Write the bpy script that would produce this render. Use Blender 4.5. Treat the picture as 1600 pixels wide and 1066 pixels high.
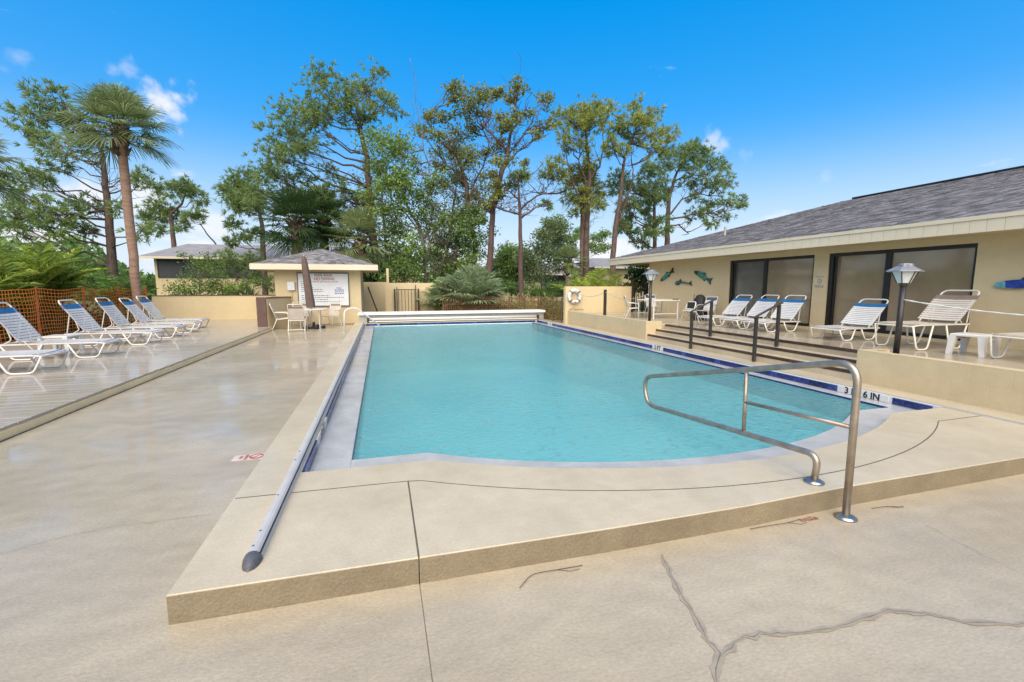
import bpy, bmesh, math, random
import numpy as np
from mathutils import Vector, Matrix
R = math.radians
random.seed(7)
scn = bpy.context.scene
col = scn.collection
for o in list(bpy.data.objects): bpy.data.objects.remove(o)

# ------------------------------------------------------------------ camera
CAM_H = 1.6
PITCH, YAW = R(6.90), R(16.0)
cam = bpy.data.cameras.new('camera'); cam.lens = 16.0; cam.sensor_width = 36.0
cam.clip_start = 0.05; cam.clip_end = 3000
cam_o = bpy.data.objects.new('camera', cam); col.objects.link(cam_o)
cam_o.location = (0, 0, CAM_H); cam_o.rotation_euler = (R(90) - PITCH, 0, -YAW)
scn.camera = cam_o

_cp, _sp = math.cos(PITCH), math.sin(PITCH)
_F = 711.0
def ray(px, py):
    a, b = (px - 800) / _F, (py - 533) / _F
    f = Vector((math.sin(YAW) * _cp, math.cos(YAW) * _cp, -_sp)); r = Vector((math.cos(YAW), -math.sin(YAW), 0)); u = r.cross(f)
    return f + r * a - u * b

# ------------------------------------------------------------------ sky, sun, exposure
SUN_EL, SUN_AZ = R(48), R(200)          # azimuth clockwise from +Y: behind the camera, to the left
world = bpy.data.worlds.new('World'); scn.world = world; world.use_nodes = True
def build_world():
    nt = world.node_tree; nt.nodes.clear(); N = nt.nodes.new; K = nt.links.new
    out = N('ShaderNodeOutputWorld'); bg = N('ShaderNodeBackground'); bg.inputs['Strength'].default_value = 0.147
    sky = N('ShaderNodeTexSky'); sky.sky_type = 'NISHITA'; sky.sun_disc = False
    sky.sun_elevation = SUN_EL; sky.sun_rotation = SUN_AZ
    sky.air_density = 1.0; sky.dust_density = 2.5; sky.ozone_density = 6.0
    hs = N('ShaderNodeHueSaturation'); hs.inputs['Saturation'].default_value = 2.5; hs.inputs['Hue'].default_value = 0.506
    gm = N('ShaderNodeGamma'); gm.inputs['Gamma'].default_value = .40; K(sky.outputs[0], gm.inputs['Color']); K(gm.outputs[0], hs.inputs['Color'])
    # thin broken cloud low over the horizon and a few small puffs higher up
    tc = N('ShaderNodeTexCoord'); sep = N('ShaderNodeSeparateXYZ'); K(tc.outputs['Generated'], sep.inputs[0])
    mp = N('ShaderNodeMapping'); mp.inputs['Scale'].default_value = (1, 1, 2.6); K(tc.outputs['Generated'], mp.inputs[0])
    n1 = N('ShaderNodeTexNoise'); n1.inputs['Scale'].default_value = 5.5; n1.inputs['Detail'].default_value = 8; n1.inputs['Roughness'].default_value = .58
    K(mp.outputs[0], n1.inputs['Vector'])
    low = N('ShaderNodeMapRange'); low.inputs[1].default_value = 0.22; low.inputs[2].default_value = 0.06; low.inputs[3].default_value = -0.17; low.inputs[4].default_value = 0.05
    K(sep.outputs['Z'], low.inputs[0])
    add = N('ShaderNodeMath'); add.operation = 'ADD'; K(n1.outputs['Fac'], add.inputs[0]); K(low.outputs[0], add.inputs[1])
    rmp = N('ShaderNodeMapRange'); rmp.interpolation_type = 'SMOOTHSTEP'; rmp.inputs[1].default_value = .52; rmp.inputs[2].default_value = .66; rmp.inputs[4].default_value = .9
    K(add.outputs[0], rmp.inputs[0])
    # one small cumulus standing behind the palm
    last = rmp.outputs[0]
    for d, rad, top in (((258, 166), .036, .9), ((278, 152), .028, .9), ((240, 152), .024, .9), ((268, 178), .028, .9), ((1112, 219), .020, .5), ((1135, 226), .022, .5), ((1160, 235), .016, .4), ((170, 113), .016, .4), ((200, 112), .016, .4), ((35, 94), .014, .3), ((1288, 281), .010, .35), ((225, 312), .036, .8), ((135, 300), .036, .8), ((340, 352), .036, .7)):
        v = ray(*d).normalized()
        sb = N('ShaderNodeVectorMath'); sb.operation = 'DISTANCE'; K(tc.outputs['Generated'], sb.inputs[0]); sb.inputs[1].default_value = v
        n2 = N('ShaderNodeTexNoise'); n2.inputs['Scale'].default_value = 26; n2.inputs['Detail'].default_value = 6; K(tc.outputs['Generated'], n2.inputs['Vector'])
        m = N('ShaderNodeMath'); m.operation = 'MULTIPLY_ADD'; K(n2.outputs['Fac'], m.inputs[0]); m.inputs[1].default_value = -.09; K(sb.outputs['Value'], m.inputs[2])
        mr = N('ShaderNodeMapRange'); mr.interpolation_type = 'SMOOTHSTEP'; mr.inputs[1].default_value = rad - .045; mr.inputs[2].default_value = rad - .075
        mr.inputs[4].default_value = top
        K(m.outputs[0], mr.inputs[0])
        mx = N('ShaderNodeMath'); mx.operation = 'MAXIMUM'; K(last, mx.inputs[0]); K(mr.outputs[0], mx.inputs[1]); last = mx.outputs[0]
    mix = N('ShaderNodeMix'); mix.data_type = 'RGBA'
    hz = N('ShaderNodeMapRange'); hz.interpolation_type = 'SMOOTHERSTEP'; hz.inputs[1].default_value = .34; hz.inputs[2].default_value = -.02; hz.inputs[3].default_value = 0; hz.inputs[4].default_value = .86; K(sep.outputs['Z'], hz.inputs[0])
    hm = N('ShaderNodeMix'); hm.data_type = 'RGBA'; K(hz.outputs[0], hm.inputs[0]); K(hs.outputs[0], hm.inputs[6]); hm.inputs[7].default_value = (1.38, 1.58, 1.78, 1)
    K(last, mix.inputs[0]); K(hm.outputs[2], mix.inputs[6]); mix.inputs[7].default_value = (1.72, 1.74, 1.8, 1)
    K(mix.outputs[2], bg.inputs['Color']); K(bg.outputs[0], out.inputs['Surface'])
build_world()
sun = bpy.data.lights.new('sun', 'SUN'); sun.energy = 1.5; sun.angle = R(80); sun.color = (1, .88, .70)
sun_o = bpy.data.objects.new('sun', sun); col.objects.link(sun_o)
sd = Vector((math.sin(SUN_AZ) * math.cos(SUN_EL), math.cos(SUN_AZ) * math.cos(SUN_EL), math.sin(SUN_EL)))
sun_o.rotation_euler = sd.to_track_quat('Z', 'Y').to_euler(); sun_o.location = (-6, -8, 20)
vs = scn.view_settings; vs.view_transform = 'Standard'; vs.look = 'None'; vs.gamma = 1; vs.exposure = 1.95; vs.use_curve_mapping = False

# ------------------------------------------------------------------ helpers
def at(px, py, Y):                       # a point seen at a photo pixel, standing at distance Y
    d = ray(px, py); t = Y / d.y; return Vector((0, 0, CAM_H)) + d * t
def pxm(p):                              # metres per photo pixel at a point
    f = Vector((math.sin(YAW) * _cp, math.cos(YAW) * _cp, -_sp)); return (p - Vector((0, 0, CAM_H))).dot(f) / _F

def org(p):
    o = Vector((0, 0, 0))
    while p is not None: o = o + p.location; p = p.parent
    return o
class MB:
    def __init__(s): s.v = []; s.f = []; s.m = []
    def add(s, v, f, mi=0):
        b = len(s.v); s.v += [tuple(x) for x in v]; s.f += [tuple(b + i for i in q) for q in f]; s.m += [mi] * len(f); return s
    def box(s, x0, x1, y0, y1, z0, z1, mi=0):
        v = [(x, y, z) for z in (z0, z1) for y in (y0, y1) for x in (x0, x1)]
        return s.add(v, [(0, 2, 3, 1), (4, 5, 7, 6), (0, 1, 5, 4), (2, 6, 7, 3), (0, 4, 6, 2), (1, 3, 7, 5)], mi)
    def bev(s, x0, x1, y0, y1, z0, z1, b=.02, mi=0):      # box with chamfered top edges
        v = [(x0, y0, z0), (x1, y0, z0), (x1, y1, z0), (x0, y1, z0), (x0, y0, z1 - b), (x1, y0, z1 - b), (x1, y1, z1 - b), (x0, y1, z1 - b),
             (x0 + b, y0 + b, z1), (x1 - b, y0 + b, z1), (x1 - b, y1 - b, z1), (x0 + b, y1 - b, z1)]
        f = [(3, 2, 1, 0), (8, 9, 10, 11)]
        for k in range(4):
            n = (k + 1) % 4; f += [(k, n, n + 4, k + 4), (k + 4, n + 4, n + 8, k + 8)]
        return s.add(v, f, mi)
    def prism(s, poly, z0, z1, b=0, mi=0):
        n = len(poly); a = sum(poly[i][0] * poly[(i + 1) % n][1] - poly[(i + 1) % n][0] * poly[i][1] for i in range(n))
        if a < 0: poly = poly[::-1]
        v = [(x, y, z0) for x, y in poly] + [(x, y, z1 - b) for x, y in poly]; f = [tuple(range(n - 1, -1, -1))]
        for i in range(n): j = (i + 1) % n; f.append((i, j, n + j, n + i))
        if b > 0:
            ins = []
            for i in range(n):
                p, c, q = (Vector(poly[k % n]).to_2d() for k in (i - 1, i, i + 1))
                e1 = (c - p).normalized(); e2 = (q - c).normalized(); n1 = Vector((-e1.y, e1.x)); n2 = Vector((-e2.y, e2.x))
                m = (n1 + n2); m = m / max(.3, m.dot(n1)) if m.length > 1e-6 else n1
                ins.append(c + m * b)
            v += [(p.x, p.y, z1) for p in ins]
            for i in range(n): j = (i + 1) % n; f.append((n + i, n + j, 2 * n + j, 2 * n + i))
            f.append(tuple(range(2 * n, 3 * n)))
        else: f.append(tuple(range(n, 2 * n)))
        return s.add(v, f, mi)
    def tube(s, pts, r, seg=8, cap=True, mi=0, closed=False):
        pts = [Vector(p) for p in pts]; n = len(pts); rs = r if isinstance(r, (list, tuple)) else [r] * n
        b = len(s.v); nrm = None
        for i, p in enumerate(pts):
            if closed: t = pts[(i + 1) % n] - pts[i - 1]
            else: t = pts[min(i + 1, n - 1)] - pts[max(i - 1, 0)]
            t = t.normalized() if t.length > 1e-9 else Vector((0, 0, 1))
            if nrm is None: nrm = t.orthogonal().normalized()
            else:
                nrm = nrm - t * nrm.dot(t); nrm = nrm.normalized() if nrm.length > 1e-6 else t.orthogonal().normalized()
            bn = t.cross(nrm)
            for k in range(seg):
                a = 2 * math.pi * k / seg; s.v.append(tuple(p + (nrm * math.cos(a) + bn * math.sin(a)) * rs[i]))
        m = n if closed else n - 1
        for i in range(m):
            j = (i + 1) % n
            for k in range(seg):
                l = (k + 1) % seg; s.f.append((b + i * seg + k, b + i * seg + l, b + j * seg + l, b + j * seg + k)); s.m.append(mi)
        if cap and not closed:
            s.f.append(tuple(b + k for k in range(seg - 1, -1, -1))); s.m.append(mi)
            s.f.append(tuple(b + (n - 1) * seg + k for k in range(seg))); s.m.append(mi)
        return s
    def lathe(s, prof, c=(0, 0, 0), seg=16, mi=0, a0=0):
        b = len(s.v); n = len(prof)
        for r, z in prof:
            for k in range(seg):
                a = a0 + 2 * math.pi * k / seg; s.v.append((c[0] + r * math.cos(a), c[1] + r * math.sin(a), c[2] + z))
        for i in range(n - 1):
            for k in range(seg):
                l = (k + 1) % seg; s.f.append((b + i * seg + k, b + i * seg + l, b + (i + 1) * seg + l, b + (i + 1) * seg + k)); s.m.append(mi)
        s.f.append(tuple(b + k for k in range(seg - 1, -1, -1))); s.m.append(mi)
        s.f.append(tuple(b + (n - 1) * seg + k for k in range(seg))); s.m.append(mi)
        return s
    def mesh(s, name, off=Vector((0, 0, 0))):
        me = bpy.data.meshes.new(name); me.from_pydata([(x - off.x, y - off.y, z - off.z) for x, y, z in s.v], [], s.f); return me
    def build(s, name, mats, parent=None, world=True, smooth=False):
        me = s.mesh(name, org(parent) if world else Vector((0, 0, 0)))
        mats = mats if isinstance(mats, (list, tuple)) else [mats]
        for m in mats: me.materials.append(m)
        if len(mats) > 1: me.polygons.foreach_set('material_index', s.m)
        if smooth: me.polygons.foreach_set('use_smooth', [True] * len(me.polygons))
        me.update()
        o = bpy.data.objects.new(name, me); col.objects.link(o); o.parent = parent
        return o
def npmesh(name, V, Fc, mat, parent=None, smooth=False):
    off = org(parent); V = np.asarray(V, dtype=np.float32) - np.array(off, dtype=np.float32); Fc = np.asarray(Fc, dtype=np.int32)
    me = bpy.data.meshes.new(name); me.vertices.add(len(V)); me.vertices.foreach_set('co', V.ravel())
    k = Fc.shape[1]; me.loops.add(Fc.size); me.loops.foreach_set('vertex_index', Fc.ravel())
    me.polygons.add(len(Fc)); me.polygons.foreach_set('loop_start', np.arange(0, Fc.size, k, dtype=np.int32)); me.polygons.foreach_set('loop_total', np.full(len(Fc), k, dtype=np.int32))
    me.update(calc_edges=True); me.validate(); me.materials.append(mat)
    o = bpy.data.objects.new(name, me); col.objects.link(o); o.parent = parent; return o
def tag(o, label=None, cat=None, group=None, kind=None):
    if label: o['label'] = label
    if cat: o['category'] = cat
    if group: o['group'] = group
    if kind: o['kind'] = kind
    return o
def thing(name, label, cat, loc=(0, 0, 0), rz=0, group=None):
    o = bpy.data.objects.new(name, None); o.empty_display_size = .1; col.objects.link(o)
    o.location = loc; o.rotation_euler = (0, 0, rz); return tag(o, label, cat, group)
def struct(o): o['kind'] = 'structure'; return o
def inst(name, me, parent=None, loc=(0, 0, 0), rz=0, mat=None):
    o = bpy.data.objects.new(name, me); col.objects.link(o); o.parent = parent; o.location = loc; o.rotation_euler = (0, 0, rz)
    return o
def copy_tree(o, parent=None):
    c = o.copy(); col.objects.link(c); c.parent = parent
    for ch in list(o.children): copy_tree(ch, c)
    return c
def text_mb(txt, size, bold=0):
    cu = bpy.data.curves.new('t', 'FONT'); cu.body = txt; cu.size = size; cu.align_x = 'CENTER'; cu.align_y = 'CENTER'; cu.offset = bold; cu.resolution_u = 3
    o = bpy.data.objects.new('t', cu); col.objects.link(o); dg = bpy.context.evaluated_depsgraph_get()
    me = o.evaluated_get(dg).to_mesh(); v = [tuple(x.co) for x in me.vertices]; f = [tuple(p.vertices) for p in me.polygons]
    bpy.data.objects.remove(o); bpy.data.curves.remove(cu); return v, f

# ------------------------------------------------------------------ materials
def mat(name, c, rough=.5, var=.08, scale=3.0, bump=0., bscale=40., metal=0., stretch=None, wet=0., c2=None, rnd=0., spec=.5, isl=0., transl=0., coatr=.05, detail=5, wscale=.7, speck=0.):
    m = bpy.data.materials.new(name); m.use_nodes = True; nt = m.node_tree; N = nt.nodes.new; K = nt.links.new
    p = nt.nodes['Principled BSDF']; p.inputs['Roughness'].default_value = rough; p.inputs['Metallic'].default_value = metal
    p.inputs['Specular IOR Level'].default_value = spec
    tc = N('ShaderNodeTexCoord'); vec = tc.outputs['Object']
    if stretch:
        mp = N('ShaderNodeMapping'); mp.inputs['Scale'].default_value = stretch; K(vec, mp.inputs[0]); svec = mp.outputs[0]
    else: svec = vec
    n = N('ShaderNodeTexNoise'); n.inputs['Scale'].default_value = scale; n.inputs['Detail'].default_value = detail; n.inputs['Roughness'].default_value = .62; K(svec, n.inputs['Vector'])
    c2 = c2 or tuple(x * (1 - 2.2 * var) for x in c); ca = tuple(min(1, x * (1 + var)) for x in c)
    mr = N('ShaderNodeMapRange'); mr.inputs[1].default_value = .3; mr.inputs[2].default_value = .7; K(n.outputs['Fac'], mr.inputs[0])
    mx = N('ShaderNodeMix'); mx.data_type = 'RGBA'; K(mr.outputs[0], mx.inputs[0]); mx.inputs[6].default_value = (*ca, 1); mx.inputs[7].default_value = (*c2, 1)
    colr = mx.outputs[2]
    if rnd or isl:
        src = N('ShaderNodeObjectInfo').outputs['Random'] if rnd else N('ShaderNodeNewGeometry').outputs['Random Per Island']
        amt = rnd or isl
        r2 = N('ShaderNodeMapRange'); K(src, r2.inputs[0]); r2.inputs[3].default_value = 1 - amt; r2.inputs[4].default_value = 1 + amt
        vm = N('ShaderNodeVectorMath'); vm.operation = 'SCALE'; K(colr, vm.inputs[0]); K(r2.outputs[0], vm.inputs['Scale']); colr = vm.outputs[0]
    if speck:
        for sc_, am in ((70, speck), (7, speck * .8), (.35, speck * .9)):
            sn = N('ShaderNodeTexNoise'); sn.inputs['Scale'].default_value = sc_; sn.inputs['Detail'].default_value = 4; K(svec, sn.inputs['Vector'])
            sr = N('ShaderNodeMapRange'); sr.inputs[1].default_value = .3; sr.inputs[2].default_value = .7; sr.inputs[3].default_value = 1 - am; sr.inputs[4].default_value = 1 + am; K(sn.outputs['Fac'], sr.inputs[0])
            vm = N('ShaderNodeVectorMath'); vm.operation = 'SCALE'; K(colr, vm.inputs[0]); K(sr.outputs[0], vm.inputs['Scale']); colr = vm.outputs[0]
    K(colr, p.inputs['Base Color'])
    if bump:
        b2 = N('ShaderNodeTexNoise'); b2.inputs['Scale'].default_value = bscale; b2.inputs['Detail'].default_value = 6; K(vec if wet else svec, b2.inputs['Vector'])
        bp = N('ShaderNodeBump'); bp.inputs['Strength'].default_value = bump; bp.inputs['Distance'].default_value = .02; K(b2.outputs['Fac'], bp.inputs['Height']); K(bp.outputs[0], p.inputs['Normal'])
    if wet:                                   # a film of rain water, broken up
        w = N('ShaderNodeTexNoise'); w.inputs['Scale'].default_value = wscale; w.inputs['Detail'].default_value = 6; w.inputs['Roughness'].default_value = .6; K(svec, w.inputs['Vector'])
        wr = N('ShaderNodeMapRange'); wr.inputs[1].default_value = .38; wr.inputs[2].default_value = .62; wr.inputs[3].default_value = .35 * wet; wr.inputs[4].default_value = wet; K(w.outputs['Fac'], wr.inputs[0])
        K(wr.outputs[0], p.inputs['Coat Weight']); p.inputs['Coat IOR'].default_value = 1.33
        cr = N('ShaderNodeMapRange'); cr.inputs[1].default_value = .38; cr.inputs[2].default_value = .62; cr.inputs[3].default_value = coatr * 4; cr.inputs[4].default_value = coatr; K(w.outputs['Fac'], cr.inputs[0])
        K(cr.outputs[0], p.inputs['Coat Roughness'])
        rb = N('ShaderNodeTexNoise'); rb.inputs['Scale'].default_value = 9; rb.inputs['Detail'].default_value = 3; K(vec, rb.inputs['Vector'])
        cb = N('ShaderNodeBump'); cb.inputs['Strength'].default_value = .06; cb.inputs['Distance'].default_value = .01; K(rb.outputs['Fac'], cb.inputs['Height']); K(cb.outputs[0], p.inputs['Coat Normal'])
    if transl:
        tr = N('ShaderNodeBsdfTranslucent'); K(colr, tr.inputs['Color']); ms = N('ShaderNodeMixShader'); ms.inputs[0].default_value = transl
        o = nt.nodes['Material Output']; K(p.outputs[0], ms.inputs[1]); K(tr.outputs[0], ms.inputs[2]); K(ms.outputs[0], o.inputs['Surface'])
    return m
M = {}
M['wet'] = mat('wet_concrete', (.385, .326, .228), .45, .07, .9, .15, 75, stretch=(.6, 1, 1), wet=.85, speck=.10, c2=(.315, .26, .178), coatr=.045)
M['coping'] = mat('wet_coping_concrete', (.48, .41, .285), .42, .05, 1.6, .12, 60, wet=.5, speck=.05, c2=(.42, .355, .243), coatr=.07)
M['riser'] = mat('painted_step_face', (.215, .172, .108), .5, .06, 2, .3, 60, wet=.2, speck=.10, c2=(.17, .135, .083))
M['soil'] = mat('dark_soil', (.05, .04, .03), .9, .2, 8, .5, 30)
M['grass'] = mat('lawn', (.07, .11, .03), .9, .25, .6, .6, 30)
M['plank'] = mat('painted_deck_board', (.37, .32, .25), .4, .06, 1.4, .12, 60, stretch=(.25, 3, 1), wet=.8, c2=(.32, .27, .205), rnd=.05, coatr=.05)
M['stucco'] = mat('cream_yellow_stucco', (.58, .47, .28), .75, .03, .8, .22, 110, speck=.04, c2=(.54, .43, .25))
M['trim'] = mat('cream_trim', (.60, .53, .40), .5, .04, 2, c2=(.56, .49, .36))
M['trim2'] = mat('cream_deck_fascia', (.86, .67, .38), .55, .06, 2, c2=(.76, .58, .32))
M['shingle'] = mat('grey_shingle', (.165, .158, .165), .85, .15, 6, .3, 90, isl=.5)
M['oldroof'] = mat('far_grey_roof', (.24, .23, .235), .85, .12, 2, .3, 30)
M['white'] = mat('white_enamel_tube', (.62, .60, .56), .3, .03, 5)
M['strap'] = mat('white_vinyl_strap', (.60, .585, .56), .35, .04, 6, wet=.4)
M['blue'] = mat('blue_vinyl_strap', (.025, .125, .29), .35, .08, 6, wet=.4)
M['navy'] = mat('dark_blue_vinyl_strap', (.04, .07, .14), .35, .08, 6, wet=.4)
M['taupe'] = mat('taupe_vinyl_strap', (.22, .17, .14), .4, .08, 6, wet=.3)
M['tanstrap'] = mat('tan_vinyl_strap', (.58, .52, .44), .4, .05, 6, wet=.3)
M['tantube'] = mat('cream_enamel_tube', (.68, .64, .55), .35, .04, 6)
M['sling'] = mat('tan_mesh_sling', (.50, .44, .37), .6, .05, 6, .2, 200)
M['steel'] = mat('weathered_stainless_steel', (.40, .355, .30), .38, .12, 9, metal=.75, c2=(.30, .235, .17))
M['alu'] = mat('brushed_aluminium', (.48, .465, .44), .5, .05, 4, metal=.15, spec=.3)
M['cap'] = mat('grey_plastic_cap', (.09, .09, .10), .5, .15, 30, .3, 80)
M['iron'] = mat('dark_bronze_painted_iron', (.035, .028, .025), .4, .2, 10, .1, 60)
M['black'] = mat('black_anodised_frame', (.012, .011, .010), .4, .1, 5)
M['nosing'] = mat('brown_nosing_tile', (.06, .028, .017), .3, .15, 12, rnd=.3, wet=.5)
M['tiles'] = [mat('blue_glazed_tile', c, .15, .35, 26, c2=tuple(x * .45 for x in c), rnd=.25, detail=2) for c in ((.022, .030, .16), (.035, .055, .23), (.014, .020, .10))]
M['navyline'] = mat('navy_tile_lip', (.02, .025, .12), .25, .3, 20)
M['wtile'] = mat('white_glazed_tile', (.58, .57, .55), .2, .03, 10)
M['letter'] = mat('black_print', (.01, .01, .01), .4, 0, 5)
M['gutter'] = mat('pool_gutter_shelf', (.43, .43, .415), .35, .08, 4, .5, 90, wet=.8, coatr=.08)
M['plaster'] = mat('pool_plaster', (.62, .76, .76), .6, .04, .5)
M['brown'] = mat('brown_painted_board', (.10, .055, .04), .6, .15, 6, .2, 40)
M['canvas'] = mat('brown_umbrella_canvas', (.12, .082, .062), .8, .12, 6, .3, 30)
M['red'] = mat('red_print', (.50, .04, .03), .5, .1, 8)
M['blueprint'] = mat('blue_print', (.06, .06, .32), .5, .1, 8)
M['greyprint'] = mat('grey_print', (.16, .16, .16), .5, .1, 8)
M['signw'] = mat('sign_board', (.66, .67, .68), .4, .04, 3)
M['orange'] = mat('orange_plastic_mesh', (.92, .27, .05), .5, .12, 2, transl=.4)
M['orange2'] = mat('faded_orange_plastic_mesh', (.30, .135, .055), .55, .2, 2, transl=.2)
M['stake'] = mat('rusty_orange_stake', (.36, .085, .03), .6, .2, 6)
M['rope'] = mat('grey_chain', (.42, .40, .37), .6, .1, 20)
M['dark'] = mat('black_fabric', (.02, .02, .022), .7, .2, 8)
M['utility'] = mat('white_utility_box', (.66, .67, .67), .4, .05, 5)
M['screen'] = mat('dark_lanai_screen', (.03, .035, .045), .5, .2, 3)
M['coverlid'] = mat('white_cover_lid', (.74, .72, .67), .4, .04, 2)
M['coverbody'] = mat('grey_cover_housing', (.36, .345, .315), .5, .05, 2)
M['bark'] = mat('pine_bark', (.12, .075, .058), .9, .3, 5, .9, 14, stretch=(2, 2, .6), c2=(.05, .036, .03))
M['redbark'] = mat('reddish_pine_bark', (.098, .060, .050), .9, .3, 5, .9, 14, stretch=(2, 2, .6), c2=(.065, .036, .03))
M['greybark'] = mat('grey_bark', (.17, .135, .105), .9, .25, 4, .8, 14, stretch=(2, 2, .6), c2=(.085, .068, .055))
M['palmbark'] = mat('palm_trunk_bark', (.30, .185, .13), .9, .18, 3, .9, 12, stretch=(1, 1, 5), c2=(.20, .125, .09))
M['boots'] = mat('old_frond_bases', (.12, .075, .045), .9, .3, 8, .8, 20)
def leafm(n, c, c2, isl=.35, tr=.42): return mat(n, c, .5, .1, .8, c2=c2, isl=isl, transl=tr, spec=.3)
M['needle'] = leafm('pine_needles', (0.27, 0.35, 0.11), (0.13, 0.2, 0.07))
M['needley'] = leafm('yellow_green_needles', (0.37, 0.4, 0.085), (0.19, 0.24, 0.06))
M['needleo'] = leafm('olive_tipped_leaves', (0.3, 0.29, 0.07), (0.125, 0.17, 0.045))
M['leafl'] = leafm('light_green_leaves', (0.23, 0.328, 0.063), (0.109, 0.184, 0.041))
M['leafm'] = leafm('mid_green_leaves', (0.22, 0.32, 0.085), (0.105, 0.18, 0.05))
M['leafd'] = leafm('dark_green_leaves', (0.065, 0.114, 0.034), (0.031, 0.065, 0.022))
M['fan'] = leafm('grey_green_fan_leaves', (0.28, 0.33, 0.14), (0.14, 0.19, 0.075))
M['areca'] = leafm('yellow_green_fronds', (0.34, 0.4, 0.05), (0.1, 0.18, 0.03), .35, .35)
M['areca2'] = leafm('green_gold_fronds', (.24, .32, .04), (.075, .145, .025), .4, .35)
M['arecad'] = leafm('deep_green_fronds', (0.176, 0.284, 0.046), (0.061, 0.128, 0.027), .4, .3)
M['palmetto'] = leafm('silvery_palmetto', (0.32, 0.38, 0.21), (0.15, 0.21, 0.1))
M['agave'] = leafm('spiky_green', (0.12, 0.17, 0.08), (0.08, 0.11, 0.05))

def water_mat():
    m = bpy.data.materials.new('rain_pitted_pool_water'); m.use_nodes = True; nt = m.node_tree; N = nt.nodes.new; K = nt.links.new
    nt.nodes.clear(); out = N('ShaderNodeOutputMaterial'); tc = N('ShaderNodeTexCoord')
    n1 = N('ShaderNodeTexNoise'); n1.inputs['Scale'].default_value = 16; n1.inputs['Detail'].default_value = 4; K(tc.outputs['Object'], n1.inputs['Vector'])
    v = N('ShaderNodeTexVoronoi'); v.inputs['Scale'].default_value = 6.5; K(tc.outputs['Object'], v.inputs['Vector'])
    sn = N('ShaderNodeMath'); sn.operation = 'MULTIPLY'; K(v.outputs['Distance'], sn.inputs[0]); sn.inputs[1].default_value = 48
    s2 = N('ShaderNodeMath'); s2.operation = 'SINE'; K(sn.outputs[0], s2.inputs[0])
    fo = N('ShaderNodeMapRange'); fo.inputs[1].default_value = .0; fo.inputs[2].default_value = .5; fo.inputs[3].default_value = .22; fo.inputs[4].default_value = 0; K(v.outputs['Distance'], fo.inputs[0])
    mu = N('ShaderNodeMath'); mu.operation = 'MULTIPLY'; K(s2.outputs[0], mu.inputs[0]); K(fo.outputs[0], mu.inputs[1])
    ad = N('ShaderNodeMath'); ad.operation = 'ADD'; K(n1.outputs['Fac'], ad.inputs[0]); K(mu.outputs[0], ad.inputs[1])
    bp = N('ShaderNodeBump'); bp.inputs['Strength'].default_value = .42; bp.inputs['Distance'].default_value = .03; K(ad.outputs[0], bp.inputs['Height'])
    n3 = N('ShaderNodeTexNoise'); n3.inputs['Scale'].default_value = .45; n3.inputs['Detail'].default_value = 3; K(tc.outputs['Object'], n3.inputs['Vector'])
    mr = N('ShaderNodeMapRange'); mr.inputs[1].default_value = .35; mr.inputs[2].default_value = .65; K(n3.outputs['Fac'], mr.inputs[0])
    cm = N('ShaderNodeMix'); cm.data_type = 'RGBA'; K(mr.outputs[0], cm.inputs[0]); cm.inputs[6].default_value = (.20, .50, .51, 1); cm.inputs[7].default_value = (.155, .45, .475, 1)
    df = N('ShaderNodeBsdfDiffuse'); K(cm.outputs[2], df.inputs['Color']); K(bp.outputs[0], df.inputs['Normal'])
    tr = N('ShaderNodeBsdfTransparent'); tr.inputs['Color'].default_value = (.50, .86, .88, 1)
    m1 = N('ShaderNodeMixShader'); m1.inputs[0].default_value = .5; K(tr.outputs[0], m1.inputs[1]); K(df.outputs[0], m1.inputs[2])
    gl = N('ShaderNodeBsdfGlossy'); gl.inputs['Roughness'].default_value = .12; K(bp.outputs[0], gl.inputs['Normal'])
    fr = N('ShaderNodeFresnel'); fr.inputs['IOR'].default_value = 1.33; K(bp.outputs[0], fr.inputs['Normal'])
    fm = N('ShaderNodeMath'); fm.operation = 'MULTIPLY'; K(fr.outputs[0], fm.inputs[0]); fm.inputs[1].default_value = .8
    m2 = N('ShaderNodeMixShader'); K(fm.outputs[0], m2.inputs[0]); K(m1.outputs[0], m2.inputs[1]); K(gl.outputs[0], m2.inputs[2])
    K(m2.outputs[0], out.inputs['Surface']); return m
M['water'] = water_mat()
def pane_mat():
    m = mat('tinted_glass_pane', (.25, .20, .128), .07, .14, 1.1, c2=(.20, .158, .10), spec=.9); return m
M['pane'] = pane_mat()
M['pane2'] = mat('dark_glass_pane', (.13, .125, .11), .06, .14, 1.1, c2=(.10, .096, .085), spec=1.)
M['lampglass'] = mat('frosted_lamp_glass', (.62, .62, .60), .2, .03, 5)

# ================================================================== SETTING
# terrain in four sheets round the pool pit
TZ = -.07
mb = MB()
for x0, x1, y0, y1 in ((-500, -.95, -200, 900), (-.95, 6.9, -200, 2.6), (-.95, 6.9, 18.8, 900), (6.9, 500, -200, 900)):
    mb.add([(x0, y0, TZ), (x1, y0, TZ), (x1, y1, TZ), (x0, y1, TZ)], [(0, 1, 2, 3)])
struct(mb.build('ground', M['grass']))
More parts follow.
